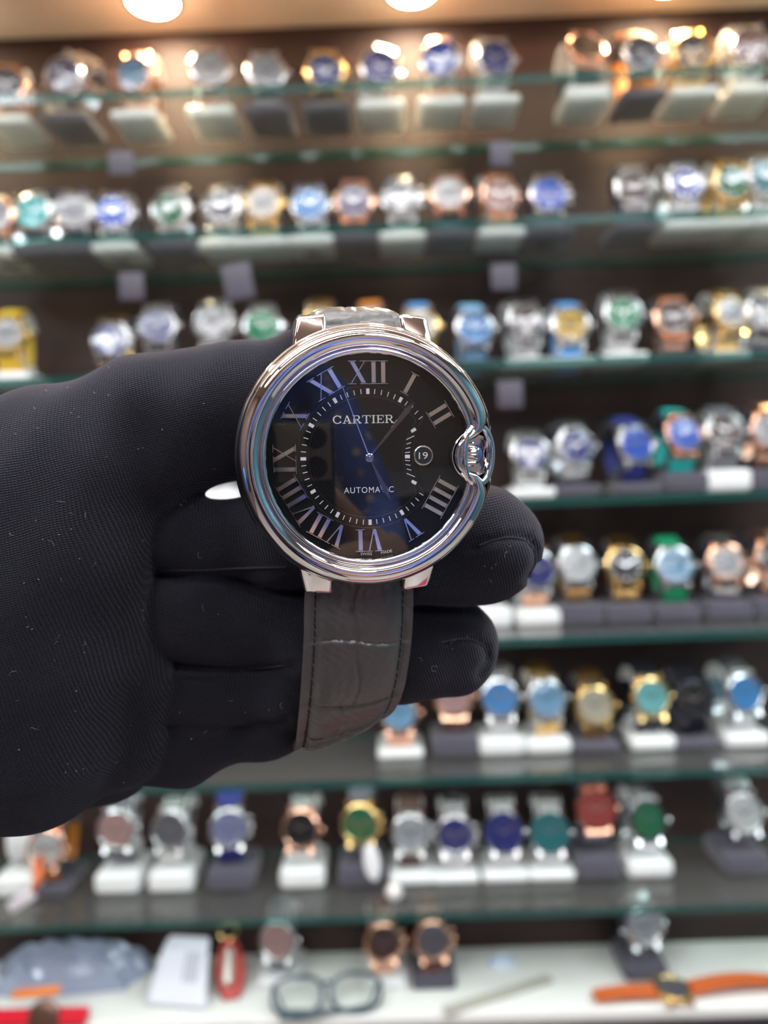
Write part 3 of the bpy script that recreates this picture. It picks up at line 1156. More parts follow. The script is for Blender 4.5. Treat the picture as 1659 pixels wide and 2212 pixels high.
thumb = chain([(-160, 1170, 0.150, 200), (100, 1050, 0.151, 186), (330, 936, 0.1525, 152), (520, 878, 0.1530, 124), (700, 849, 0.1530, 122), (852, 822, 0.1525, 116)], 0.007)
palm = chain([(-150, 1260, 0.149, 290), (70, 1210, 0.149, 235), (85, 1400, 0.150, 222), (40, 1530, 0.151, 232), (-150, 1535, 0.150, 285)], 0.010)
fold = chain([(250, 1330, 0.1515, 70), (292, 1480, 0.1515, 72), (285, 1620, 0.1520, 58), (200, 1660, 0.153, 58)], 0.006)
index = chain([(220, 1166, 0.157, 88), (420, 1160, 0.1535, 76), (640, 1164, 0.1520, 94), (860, 1176, 0.1515, 118), (1040, 1176, 0.1520, 130)], 0.006)
middle = chain([(220, 1325, 0.158, 100), (450, 1325, 0.1555, 92), (700, 1375, 0.1570, 98), (860, 1398, 0.1575, 108), (968, 1394, 0.1575, 108)], 0.006)
ring = chain([(220, 1500, 0.160, 90), (450, 1498, 0.1580, 80), (640, 1488, 0.1580, 72), (740, 1470, 0.1600, 60)], 0.006)
little = chain([(220, 1615, 0.162, 85), (400, 1605, 0.1600, 75), (590, 1562, 0.1600, 58), (660, 1545, 0.162, 48)], 0.006)
wrist = chain([(-170, 1360, 0.150, 375), (-700, 1400, 0.145, 320)], 0.01)
knuck = chain([(200, 1250, 0.172, 170), (200, 1560, 0.172, 150), (-100, 1400, 0.165, 300)], 0.01)
F = smin(thumb, palm, 0.012)
F = smin(F, wrist, 0.012)
F = smin(F, fold, 0.0022)
FF = smin(smin(index, middle, 0.0014), smin(ring, little, 0.0014), 0.0014)
FF = smin(FF, knuck, 0.006)
F = smin(F, FF, 0.0016)
# soft fabric undulations and creases
und = 0.00035 * np.sin(GX * 420 + 60 * GY) * np.sin(GY * 260 - 90 * GX + 1.0) + 0.0003 * np.sin(GX * 170 + GY * 330 + GZ * 200)
F = (F + und).astype(np.float32)
# vertical folds across the thenar mass
fx, fy = GX - (-0.047 + 0.10 * (GY + 0.02)), GY
F += 0.0011 * np.exp(-(fx / 0.0035) ** 2) * np.exp(-((GY + 0.012) / 0.03) ** 2)
PXG = GX / (-GZ) * FPX + CW / 2
PYG = CH / 2 - GY / (-GZ) * FPX
for poly, dep in (([(1020, 1186), (1060, 1168), (1105, 1158), (1140, 1164), (1158, 1190), (1156, 1222), (1136, 1250)], 0.0011),
                  ([(960, 1390), (990, 1382), (1025, 1382), (1048, 1398), (1054, 1428), (1034, 1458)], 0.0010),
                  ([(380, 1446), (470, 1448), (560, 1446), (640, 1436)], 0.0007), ([(360, 1570), (450, 1566), (520, 1572), (620, 1556)], 0.0009)):
    dm = np.full(PXG.shape, 1e9, np.float32)
    for (ax, ay), (bx_, by_) in zip(poly[:-1], poly[1:]):
        ex, ey = bx_ - ax, by_ - ay
        t = np.clip(((PXG - ax) * ex + (PYG - ay) * ey) / (ex * ex + ey * ey), 0, 1)
        dm = np.minimum(dm, (PXG - ax - t * ex) ** 2 + (PYG - ay - t * ey) ** 2)
    F += (dep * np.exp(-dm / 64.0) * (GZ > -0.1570)).astype(np.float32)
del PXG, PYG, dm, t
V, Q = surface_nets(F, lo, HS)
HORG = P3(100, 1300, 0.15)
hand_root = tag(empty('gloved_hand', Matrix.Translation(EYE) @ CAMROT.to_4x4() @ Matrix.Translation(HORG)), 'hand in a black knitted glove reaching in and gripping the watch strap', 'hand')
gme = bpy.data.meshes.new('glove')
gme.from_pydata((V - HORG).tolist(), [], Q.tolist())
gme.materials.append(KNIT)
gme.polygons.foreach_set('use_smooth', [True] * len(gme.polygons))
gme.update()
glove = link('glove', gme, hand_root)
del GX, GY, GZ, F, FF, thumb, palm, fold, index, middle, ring, little, wrist, knuck, und, fx, fy
BV = BVHTree.FromPolygons((V - HORG).tolist(), Q.tolist())


def on_glove(x, y):
    d = Vector(P3(x, y, 1.0)).normalized()
    o = Vector(-HORG)
    hit = BV.ray_cast(o, d)
    return (hit[0], hit[1]) if hit[0] is not None else (None, None)


SEAM = pmat('glove_seam_thread', (0.014, 0.013, 0.018), 0.9, sheen=0.15)
for nm, poly in (('side_seam', [(345, 1230), (420, 1232), (500, 1228), (560, 1226), (630, 1224)]),
                 ('side_seam', [(1036, 1178), (1060, 1168), (1095, 1160), (1130, 1164), (1152, 1185), (1158, 1215), (1140, 1246)]),
                 ('side_seam', [(955, 1388), (985, 1380), (1020, 1380), (1048, 1396), (1052, 1425), (1030, 1455)]),
                 ('side_seam', [(380, 1440), (450, 1446), (540, 1446), (625, 1436)])):
    pts = []
    for (a, b), (c_, d_) in zip(poly[:-1], poly[1:]):
        for t in range(6):
            p, n_ = on_glove(a + (c_ - a) * t / 6, b + (d_ - b) * t / 6)
            if p is not None:
                pts.append(p + n_ * 0.00005)
    if len(pts) > 4:
        A = np.array([tuple(p) for p in pts])
        for _ in range(4):
            A[1:-1] = A[1:-1] * 0.5 + 0.25 * (A[:-2] + A[2:])
        MB().tube([tuple(p) for p in A], 0.00022, 7).build(nm, SEAM, hand_root)
lint = MB()
zones = [(20, 560, 760, 1100, 26), (20, 320, 1100, 1700, 40), (380, 620, 1080, 1600, 14), (920, 1160, 1050, 1280, 10), (900, 1060, 1330, 1480, 6)]
for x0, x1, y0, y1, n in zones:
    for _ in range(n):
        p, n_ = on_glove(random.uniform(x0, x1), random.uniform(y0, y1))
        if p is None:
            continue
        t = n_.orthogonal().normalized()
        t = Matrix.Rotation(random.uniform(0, 6.28), 3, n_) @ t
        s_ = n_.cross(t)
        L = random.choice([0.00018, 0.00022, 0.0003, 0.0005, 0.0008, 0.0013])
        bend = random.uniform(-1, 1)
        pts = [p + n_ * (0.0002 + 0.0002 * math.sin(q * 1.3)) + t * (L * (q / 4 - 0.5)) + s_ * (bend * L * math.sin(q * 0.8) * 0.5) for q in range(5)]
        lint.tube(pts, 0.000018 if L > 0.0004 else 0.00004, 4)
lo_ = lint.build('lint_fibres', pmat('pale_lint', (0.42, 0.38, 0.32), 0.9), hand_root)
lo_['kind'] = 'stuff'
cuffp = [Vector(P3(-640 + 90 * 0, 1400, 0.1455)) - Vector(HORG)]

# ------------------------------------------------------------------ the photographer and the phone (seen only as reflections)
ph = tag(empty('smartphone', Matrix.Translation((-0.026, -0.006, 1.235))), 'smartphone with two camera lenses pointed at the wristwatch', 'phone')
MB().box((0, 0, 0), (0.076, 0.008, 0.150)).build('body', pmat('phone_dark', (0.02, 0.02, 0.022), 0.15, coat=0.5), ph, bevel=0.0035, seg=4)
MB().box((0.019, 0.0044, 0.056), (0.033, 0.0012, 0.035)).build('camera_plate', pmat('phone_tan', (0.36, 0.31, 0.27), 0.4), ph, bevel=0.0006)
for dz in (0.065, 0.047):
    l = MB().lathe([(0.0068, 0), (0.0068, 0.0012), (0.0055, 0.0012), (0.0055, 0.0004), (0.0001, 0.0003)], 28, Matrix.Translation((0.026, 0.0050, dz)) @ Matrix.Rotation(-PI / 2, 4, 'X')).build('lens', pmat('lens_black', (0.003, 0.003, 0.004), 0.1), ph)

verts, edges, rad = [], [], []


def node(p, r, par=None):
    verts.append(p); rad.append(r)
    if par is not None:
        edges.append((par, len(verts) - 1))
    return len(verts) - 1


bx, by = -0.13, -0.47
pel = node((bx, by, 0.95), 0.14)
wa = node((bx, by, 1.10), 0.125, pel)
chs = node((bx, by + 0.01, 1.27), 0.145, wa)
uch = node((bx, by, 1.39), 0.11, chs)
nk = node((bx, by + 0.01, 1.49), 0.055, uch)
h1 = node((bx, by + 0.03, 1.57), 0.075, nk)
h2 = node((bx, by + 0.025, 1.65), 0.085, h1)
h3 = node((bx, by + 0.015, 1.72), 0.060, h2)
s1 = node((bx - 0.19, by, 1.39), 0.062, uch)
e1_ = node((bx - 0.30, by + 0.20, 1.15), 0.046, s1)
wl = node((-0.26, 0.02, 1.24), 0.034, e1_)
wl2 = node((-0.165, 0.135, 1.266), 0.028, wl)
s2 = node((bx + 0.19, by, 1.39), 0.062, uch)
e2_ = node((bx + 0.28, by + 0.16, 1.12), 0.046, s2)
w2_ = node((0.075, -0.085, 1.155), 0.030, e2_)
pm = node((0.045, -0.035, 1.195), 0.024, w2_)
for q, (fz, ln_) in enumerate(((1.225, 0.05), (1.205, 0.055), (1.185, 0.05), (1.167, 0.042))):
    k1 = node((0.028, 0.004, fz), 0.0085, pm)
    k2 = node((0.010, 0.0085, fz - 0.002), 0.008, k1)
    node((0.028 - ln_, 0.0085, fz - 0.004), 0.0065, k2)
t1 = node((0.028, -0.022, 1.235), 0.0095, pm)
node((0.008, -0.021, 1.262), 0.008, t1)
for sx in (-1, 1):
    hp = node((bx + sx * 0.09, by, 0.88), 0.095, pel)
    kn = node((bx + sx * 0.10, by + 0.02, 0.48), 0.062, hp)
    an = node((bx + sx * 0.10, by, 0.09), 0.042, kn)
    node((bx + sx * 0.11, by + 0.12, 0.035), 0.034, an)
me = bpy.data.meshes.new('person')
me.from_pydata(verts, edges, [])
po = link('person', me)
sk = po.modifiers.new('skin', 'SKIN')
for i, sv in enumerate(me.skin_vertices[0].data):
    sv.radius = (rad[i], rad[i] * (0.75 if i in (pel, wa, chs, uch) else 1.0))
    sv.use_root = (i == pel)
sb = po.modifiers.new('sub', 'SUBSURF'); sb.levels = 2; sb.render_levels = 2
dg = bpy.context.evaluated_depsgraph_get()
me2 = bpy.data.meshes.new_from_object(po.evaluated_get(dg))
po.modifiers.clear()
po.data = me2
me2.materials.clear()
SKINM = pmat('skin', (0.52, 0.32, 0.23), 0.5)
m_, nt, b_ = _mat('blue_print_shirt')
vor = nt.nodes.new('ShaderNodeTexVoronoi'); vor.inputs['Scale'].default_value = 26
tc = nt.nodes.new('ShaderNodeTexCoord')
cr = nt.nodes.new('ShaderNodeValToRGB')
cr.color_ramp.elements[0].color = (0.55, 0.42, 0.34, 1); cr.color_ramp.elements[0].position = 0.12
cr.color_ramp.elements[1].color = (0.06, 0.12, 0.42, 1); cr.color_ramp.elements[1].position = 0.3
nt.links.new(tc.outputs['Object'], vor.inputs['Vector']); nt.links.new(vor.outputs['Distance'], cr.inputs[0]); nt.links.new(cr.outputs[0], b_.inputs['Base Color'])
b_.inputs['Roughness'].default_value = 0.7
for mm_ in (m_, SKINM, pmat('dark_trousers', (0.02, 0.02, 0.03), 0.8), pmat('black_sleeve', (0.012, 0.012, 0.016), 0.8)):
    me2.materials.append(mm_)
for p in me2.polygons:
    c_ = p.center
    p.use_smooth = True
    if c_.z > 1.47 or (c_.x > 0.0 and c_.y > -0.12):
        p.material_index = 1
    elif c_.z < 0.93:
        p.material_index = 2
    elif c_.x < -0.2 and c_.y > -0.30:
        p.material_index = 3
    else:
        p.material_index = 0
tag(po, 'person in a blue printed shirt holding up the phone and the watch', 'person')
# hair and face features
hc = Vector((bx, by + 0.025, 1.65))
rows = []
for i in range(9):
    a = (i / 8) * PI * 0.52
    rows.append([hc + Vector((0.094 * math.sin(a) * math.cos(t), -0.012 + 0.102 * math.sin(a) * math.sin(t), 0.02 + 0.125 * math.cos(a))) for t in [2 * PI * q / 28 for q in range(28)]])
MB().grid(rows, False, True).build('hair', pmat('black_hair', (0.01, 0.008, 0.007), 0.5), po)
for sx in (-1, 1):
    MB().lathe([(0.0001, 0.013), (0.008, 0.010), (0.012, 0.003), (0.012, 0)], 16, Matrix.Translation(hc + Vector((sx * 0.032, 0.078, -0.02))) @ Matrix.Rotation(-PI / 2, 4, 'X')).build('eye', pmat('eye_white', (0.6, 0.6, 0.6), 0.2), po)
    MB().tube([hc + Vector((sx * 0.088, 0.0, 0.0)), hc + Vector((sx * 0.097, -0.006, -0.03)), hc + Vector((sx * 0.088, 0.0, -0.06))], [0.010, 0.014, 0.008], 10).build('ear', SKINM, po)
MB().tube([hc + Vector((0, 0.08, -0.01)), hc + Vector((0, 0.098, -0.045)), hc + Vector((0, 0.082, -0.056))], [0.008, 0.015, 0.009], 10).build('nose', SKINM, po)
MB().tube([hc + Vector((-0.024, 0.070, -0.085)), hc + Vector((0, 0.082, -0.086)), hc + Vector((0.024, 0.070, -0.085))], [0.003, 0.007, 0.003], 8).build('mouth', pmat('lips', (0.45, 0.18, 0.16), 0.4), po)
# ------------------------------------------------------------------ watches on the shelves
CASEM = {'steel': STEEL2, 'gold': GOLD, 'rose': ROSE, 'black': BLACKM}
CASEW = {'steel': 'steel', 'gold': 'gold', 'rose': 'rose gold', 'black': 'black'}
DIALS = {
    'turquoise': (0.02, 0.62, 0.58), 'blue': (0.03, 0.13, 0.72), 'navy': (0.03, 0.04, 0.24), 'sky blue': (0.10, 0.36, 0.78), 'light blue': (0.25, 0.50, 0.75),
    'green': (0.03, 0.20, 0.08), 'emerald': (0.01, 0.34, 0.14), 'teal': (0.03, 0.24, 0.26), 'aqua': (0.25, 0.68, 0.70), 'white': (0.80, 0.79, 0.78), 'silver': (0.55, 0.55, 0.58),
    'grey': (0.17, 0.17, 0.19), 'black': (0.01, 0.01, 0.013), 'brown': (0.10, 0.05, 0.035), 'cream': (0.66, 0.60, 0.48), 'pink': (0.65, 0.38, 0.36), 'red': (0.48, 0.07, 0.06),
    'lilac': (0.30, 0.31, 0.52), 'yellow': (0.75, 0.48, 0.03), 'violet': (0.09, 0.07, 0.34), 'rosy': (0.55, 0.30, 0.24), 'orange': (0.72, 0.24, 0.03), 'purple': (0.16, 0.12, 0.22)}


def dialm(c):
    return pmat('dial_' + c.replace(' ', '_'), [v * 0.5 for v in DIALS[c]], 0.45, 0.0, spec=0.25)


def strapm(c):
    if c in CASEM:
        return CASEM[c]
    return pmat('strap_' + c.replace(' ', '_'), DIALS[c], 0.55)


CACHE = {}


def cached(key, fn):
    if key not in CACHE:
        CACHE[key] = fn()
    return CACHE[key]


FR = Matrix.Rotation(PI / 2, 4, 'X')      # lathe axis z -> -y (towards the viewer)


def swirl(prof, n, M, facet=0):
    mb = MB()
    if not facet:
        return mb.lathe(prof, n, M)
    rows = []
    for i in range(n):
        a = 2 * PI * i / n
        s = PI / facet
        q = math.cos(s) / math.cos(((a + s) % (2 * s)) - s)
        q = 1 + (q - 1) * 0.8
        rows.append([(r * q * 1.06 * math.cos(a), r * q * 1.06 * math.sin(a), z) for r, z in prof])
    return mb.grid(rows, True, False, M)


def case_mesh(shape, mat):
    def f():
        R_ = 1.0
        pr = [(0.2, -6), (15, -6), (18.5, -4.5), (19.6, -2), (19.6, 1.5), (18.6, 2.6), (16.4, 2.8)]
        pr = [(a * MM, b * MM) for a, b in pr]
        mb = swirl(pr, 48, FR, 8 if shape == 'octagon' else 0)
        if shape != 'octagon':
            for sx in (-1, 1):
                for sz in (-1, 1):
                    mb.box((sx * 11.2 * MM, 2.2 * MM, sz * 19.0 * MM), (3.6 * MM, 6 * MM, 9 * MM), Matrix.Rotation(sz * 0.45, 4, 'X'))
        else:
            for sz in (-1, 1):
                mb.box((0, 1.8 * MM, sz * 19.5 * MM), (24 * MM, 6 * MM, 8 * MM), Matrix.Rotation(sz * 0.4, 4, 'X'))
        return mb.mesh('case', mat, 35)
    return cached(('case', shape, mat.name), f)


def bezel_mesh(shape, mat):
    def f():
        pr = [(16.0, 2.2), (16.1, 3.4), (16.8, 4.0), (18.4, 3.4), (19.0, 2.2)]
        pr = [(a * MM, b * MM) for a, b in pr]
        return swirl(pr, 56, FR, 8 if shape == 'octagon' else 0).mesh('bezel', mat, 35)
    return cached(('bezel', shape, mat.name), f)


def ring_path(a, b, ang0, ang1, n):
    """loop of the bracelet in the local y-z plane, head at the front"""
    out = []
    for i in range(n + 1):
        t = ang0 + (ang1 - ang0) * i / n
        out.append((b + 0.002 - b * math.cos(t), a * math.sin(t), t))
    return out


LA, LB = 0.035, 0.0245


def band_mesh(kind, mat, cuff=False):
    def f():
        mb = MB()
        if kind == 'links':
            nl = 20
            P_ = ring_path(LA, LB, 0.68, 2 * PI - 0.68, nl * 2)
            for i in range(nl):
                y0, z0, t0 = P_[2 * i]
                y1, z1, t1 = P_[2 * i + 2]
                c_ = Vector((0, (y0 + y1) / 2, (z0 + z1) / 2))
                d = Vector((0, y1 - y0, z1 - z0))
                M = Matrix.Rotation(math.atan2(d.z, d.y), 4, 'X')
                wid = 0.0175 + 0.0075 * abs(math.cos(PI * i / nl)) ** 2
                for q, wf, hh in ((-1, 0.30, 0.0028), (0, 0.36, 0.0034), (1, 0.30, 0.0028)):
                    mb.box(c_ + Vector((q * wid * 0.335, 0, 0)), (wid * wf, d.length * 0.93, hh), M)
            return mb.mesh('bracelet', mat, 30)
        P_ = ring_path(LA, LB, 0.62, 2 * PI - 0.62, 44)
        rows = []
        for i, (y, z, t) in enumerate(P_):
            wid = (0.0175 + 0.0065 * abs(math.cos(PI * i / 44)) ** 2) / 2
            ny, nz = -math.cos(t), math.sin(t) * LB / LA
            th = 0.0016
            rows.append([(wid * a, y + ny * th * b, z + nz * th * b) for a, b in ((-1, 0.2), (-0.75, 1), (0, 1.25), (0.75, 1), (1, 0.2), (0.8, -0.6), (-0.8, -0.6))])
        mb.grid(rows, False, True)
        return mb.mesh('strap', mat, 50)
    return cached(('band', kind, mat.name), f)


def simple(key, fn):
    return cached(key, fn)


def hands_mesh(which, mat):
    def f():
        L, w, a = (8.5, 1.5, 55) if which == 'hour' else (13, 1.1, -60)
        M = FR @ Matrix.Translation((0, 0, 2.75 * MM if which == 'hour' else 2.95 * MM)) @ Matrix.Rotation(math.radians(a), 4, 'Z')
        return MB().prism([(-w / 2 * MM, -1.5 * MM), (w / 2 * MM, -1.5 * MM), (w / 3 * MM, L * MM), (-w / 3 * MM, L * MM)], 0, 0.0002, M).mesh(which + '_hand', mat, 0)
    return cached((which, mat.name), f)


def markers_mesh(mat):
    def f():
        mb = MB()
        for i in range(12):
            M = FR @ Matrix.Rotation(i * PI / 6, 4, 'Z')
            w = 0.7 if i % 3 else 1.2
            mb.prism([(-w * MM / 2, 12 * MM), (w * MM / 2, 12 * MM), (w * MM / 2, 14.3 * MM), (-w * MM / 2, 14.3 * MM)], 2.3 * MM, 2.8 * MM, M)
        return mb.mesh('hour_markers', mat, 0)
    return cached(('mk', mat.name), f)


def build_watch(root, case, dial, band, shape, bezel=None, chrono=False, small=1.0):
    cm = CASEM[case]
    bm_ = CASEM.get(bezel or case) or dialm(bezel)
    link('case', case_mesh(shape, cm), root)
    link('bezel', bezel_mesh(shape, bm_), root)
    dm = dialm(dial)
    link('dial', simple(('dial', dial), lambda: MB().lathe([(0.05 * MM, 2.3 * MM), (16.2 * MM, 2.3 * MM)], 40, FR).mesh('dial', dm, 0)), root)
    light = dial in ('white', 'silver', 'cream', 'aqua', 'light blue', 'yellow')
    hm = BLACKM if light else STEEL2
    link('hour_markers', markers_mesh(cm if light else STEEL2), root)['kind'] = 'stuff'
    link('hour_hand', hands_mesh('hour', hm), root)
    link('minute_hand', hands_mesh('minute', hm), root)
    if chrono:
        for q, (dx, dz) in enumerate(((-7.5, 0), (7.5, 0), (0, -7.5))):
            link('subdial', simple(('sub', q, case), lambda: MB().lathe([(2.6 * MM, 2.35 * MM), (2.6 * MM, 2.6 * MM), (3.6 * MM, 2.6 * MM), (3.6 * MM, 2.35 * MM)], 24, Matrix.Translation((dx * MM, 0, dz * MM)) @ FR).mesh('subdial', cm, 30)), root)
        for dz in (-7.5, 7.5):
            link('pusher', simple(('push', dz, case), lambda: MB().tube([(17.5 * MM, 0, dz * MM), (21.8 * MM, 0, dz * MM * 1.15)], 1.6 * MM, 12).mesh('pusher', cm, 40)), root)
    link('crown', simple(('crown', case), lambda: MB().tube([(19.2 * MM, 0, 0), (20.2 * MM, 0, 0), (20.3 * MM, 0, 0), (23.2 * MM, 0, 0), (23.6 * MM, 0, 0)], [1.6 * MM, 1.6 * MM, 2.9 * MM, 2.9 * MM, 2.2 * MM], 16).mesh('crown', cm, 40)), root)
    link('crystal', simple(('crys',), lambda: MB().lathe([(0.05 * MM, 4.3 * MM), (6 * MM, 4.2 * MM), (12 * MM, 3.8 * MM), (16.2 * MM, 3.2 * MM)], 32, FR).mesh('crystal', BGCRYSTAL, 80)), root)
    if band in CASEM:
        link('bracelet', band_mesh('links', CASEM[band]), root)
    else:
        link('strap', band_mesh('strap', strapm(band)), root)


TILT = math.radians(15)


def build_stand(root, color, h, tilt, head, roll=0):
    """base block on the shelf, leaning post and cuff that carries the band"""
    mat = WHITEP if color == 'white' else BLACKV
    bh = min(0.022, max(0.010, h - 0.040))
    rows = []
    # base with rounded front and top edges
    o = MB().box((0, -0.010, bh / 2 + 0.0001), (0.049, 0.060, bh)).build('base', mat, root, bevel=min(0.006, bh * 0.4), seg=4)
    # cuff: C shaped sleeve inside the band loop
    cuff = MB()
    a, b = LA - 0.0042, LB - 0.0042
    n = 36
    rows = []
    T = head
    for i in range(n + 1):
        t = 0.25 + (2 * PI - 0.5 - 0.9) * i / n + 0.0
        t = -PI * 0.78 + (PI * 1.56) * i / n
        y, z = LB + 0.002 - b * math.cos(t), a * math.sin(t)
        ny, nz = -math.cos(t), math.sin(t)
        th, hw = 0.0016, 0.0135
        fl_ = 0.0012
        rows.append([T @ Vector(p) for p in ((-hw, y + ny * fl_, z + nz * fl_), (-hw * 0.7, y, z), (0, y, z), (hw * 0.7, y, z), (hw, y + ny * fl_, z + nz * fl_), (hw, y - ny * th, z - nz * th), (0, y - ny * th, z - nz * th), (-hw, y - ny * th, z - nz * th))])
    cuff.grid(rows, False, True)
    cuff.f.append(tuple(range(8))); cuff.mi.append(0)
    k = len(cuff.v); cuff.f.append(tuple(range(k - 8, k))); cuff.mi.append(0)
    cuff.build('cuff', mat, root, smooth=50)
    top = T @ Vector((0, LB + 0.010, -a * 0.55))
    MB().tube([(0, 0.008, bh * 0.7), (0, 0.009, bh + 0.004), ((top.x) * 0.7, (top.y + 0.009) / 2, (bh + top.z) / 2), tuple(top)], [0.011, 0.0085, 0.0075, 0.0075], 14).build('post', mat, root)


ORD = ['first', 'second', 'third', 'fourth', 'fifth', 'sixth', 'seventh', 'eighth', 'ninth', 'tenth', 'eleventh', 'twelfth', 'thirteenth', 'fourteenth', 'fifteenth', 'sixteenth', 'seventeenth']
HEADY = 0.812
# x, y (photo), case, dial, band, stand, shape, options
ROWS = [
    [(14, 190, 'rose', 'grey', 'rose', 'white', 'round', {}), (140, 165, 'steel', 'purple', 'steel', 'black', 'round', dict(chrono=1, roll=35)), (290, 163, 'rose', 'light blue', 'rose', 'white', 'round', {}),
     (452, 150, 'steel', 'white', 'rose', 'white', 'round', {}), (575, 158, 'steel', 'silver', 'steel', 'black', 'round', {}), (703, 180, 'gold', 'navy', 'gold', 'black', 'round', dict(tilt=4)),
     (820, 148, 'steel', 'violet', 'steel', 'white', 'round', dict(roll=20)), (950, 130, 'steel', 'blue', 'rose', 'white', 'round', dict(chrono=1)), (1068, 130, 'steel', 'navy', 'steel', 'white', 'round', {}),
     (1265, 105, 'rose', 'black', 'black', 'white', 'octagon', dict(tilt=28)), (1385, 118, 'steel', 'grey', 'orange', 'black', 'round', dict(roll=-10)), (1495, 115, 'gold', 'brown', 'gold', 'white', 'round', dict(chrono=1)),
     (1620, 104, 'steel', 'rosy', 'steel', 'white', 'round', dict(chrono=1))],
    [(-8, 470, 'rose', 'silver', 'steel', 'white', 'round', {}), (73, 460, 'steel', 'turquoise', 'steel', 'black', 'round', {}), (158, 458, 'steel', 'silver', 'steel', 'black', 'round', {}), (246, 460, 'steel', 'blue', 'steel', 'white', 'round', {}),
     (368, 455, 'steel', 'green', 'steel', 'black', 'octagon', {}), (478, 448, 'steel', 'grey', 'steel', 'white', 'round', {}), (568, 440, 'gold', 'white', 'gold', 'white', 'round', {}), (670, 443, 'steel', 'sky blue', 'steel', 'white', 'round', {}),
     (765, 437, 'rose', 'purple', 'rose', 'black', 'octagon', {}), (866, 430, 'steel', 'grey', 'steel', 'white', 'round', dict(chrono=1)), (970, 420, 'rose', 'white', 'steel', 'black', 'round', {}), (1080, 425, 'rose', 'rosy', 'rose', 'white', 'octagon', {}),
     (1185, 425, 'steel', 'blue', 'steel', 'black', 'round', dict(chrono=1)), (1370, 408, 'steel', 'brown', 'steel', 'black', 'octagon', {}), (1480, 398, 'steel', 'violet', 'steel', 'white', 'octagon', {}), (1580, 395, 'gold', 'green', 'gold', 'white', 'round', {}),
     (1654, 385, 'steel', 'teal', 'steel', 'white', 'round', {})],
    [(15, 722, 'gold', 'silver', 'yellow', 'white', 'round', dict(bezel='yellow')), (240, 735, 'steel', 'navy', 'gold', 'black', 'round', dict(chrono=1)), (340, 706, 'steel', 'lilac', 'steel', 'black', 'round', {}), (460, 700, 'steel', 'silver', 'steel', 'white', 'round', dict(chrono=1)),
     (568, 706, 'steel', 'emerald', 'steel', 'white', 'round', {}), (697, 700, 'gold', 'cream', 'gold', 'white', 'round', {}), (800, 700, 'rose', 'white', 'orange', 'black', 'round', {}), (906, 705, 'gold', 'white', 'sky blue', 'white', 'round', {}),
     (1025, 722, 'steel', 'sky blue', 'light blue', 'black', 'round', {}), (1136, 695, 'steel', 'brown', 'steel', 'white', 'round', dict(chrono=1)), (1232, 714, 'steel', 'yellow', 'sky blue', 'white', 'round', {}), (1345, 680, 'steel', 'emerald', 'steel', 'white', 'round', {}),
     (1455, 688, 'rose', 'brown', 'rose', 'black', 'octagon', {}), (1578, 676, 'gold', 'silver', 'gold', 'white', 'round', {}), (1652, 676, 'steel', 'grey', 'steel', 'black', 'round', dict(chrono=1))],
    [(1145, 980, 'steel', 'navy', 'steel', 'white', 'round', dict(chrono=1)), (1242, 965, 'steel', 'navy', 'steel', 'black', 'octagon', {}), (1372, 960, 'steel', 'blue', 'navy', 'black', 'round', {}), (1476, 938, 'rose', 'blue', 'turquoise', 'black', 'octagon', {}),
     (1566, 932, 'steel', 'brown', 'grey', 'white', 'round', {}), (1662, 930, 'rose', 'silver', 'rose', 'black', 'round', {})],
    [(1160, 1232, 'steel', 'navy', 'rose', 'white', 'round', {}), (1247, 1220, 'steel', 'white', 'gold', 'black', 'round', {}), (1350, 1222, 'gold', 'black', 'gold', 'black', 'round', {}), (1456, 1222, 'steel', 'light blue', 'emerald', 'black', 'round', {}),
     (1568, 1216, 'rose', 'silver', 'steel', 'black', 'round', {}), (1672, 1206, 'rose', 'brown', 'rose', 'black', 'round', {})],
    [(862, 1540, 'rose', 'light blue', 'rose', 'white', 'round', {}), (980, 1505, 'rose', 'pink', 'rose', 'black', 'octagon', {}), (1080, 1508, 'steel', 'sky blue', 'steel', 'white', 'round', {}), (1180, 1510, 'steel', 'light blue', 'gold', 'white', 'round', {}),
     (1284, 1524, 'gold', 'cream', 'gold', 'black', 'round', {}), (1405, 1506, 'gold', 'aqua', 'black', 'white', 'round', {}), (1497, 1512, 'black', 'black', 'black', 'black', 'round', dict(chrono=1)), (1607, 1498, 'steel', 'sky blue', 'steel', 'white', 'round', {})],
    [(100, 1832, 'rose', 'white', 'orange', 'black', 'round', dict(chrono=1)), (252, 1790, 'steel', 'pink', 'grey', 'white', 'round', dict(chrono=1)), (368, 1792, 'steel', 'grey', 'steel', 'white', 'round', {}), (495, 1788, 'steel', 'lilac', 'navy', 'black', 'round', dict(chrono=1)),
     (650, 1790, 'rose', 'black', 'steel', 'white', 'round', {}), (778, 1778, 'gold', 'green', 'grey', 'black', 'round', dict(chrono=1)), (886, 1800, 'steel', 'silver', 'brown', 'white', 'round', dict(chrono=1)), (982, 1802, 'steel', 'navy', 'steel', 'white', 'round', dict(chrono=1)),
     (1088, 1798, 'steel', 'navy', 'steel', 'white', 'round', dict(bezel='navy')), (1188, 1798, 'steel', 'teal', 'steel', 'white', 'round', dict(bezel='teal')), (1288, 1748, 'rose', 'red', 'steel', 'black', 'octagon', dict(bezel='red')),
     (1398, 1772, 'steel', 'green', 'steel', 'white', 'round', dict(bezel='black')), (1606, 1756, 'steel', 'white', 'steel', 'black', 'round', {})],
]
BANDW = {'steel': 'steel bracelet', 'gold': 'gold bracelet', 'rose': 'rose gold bracelet'}


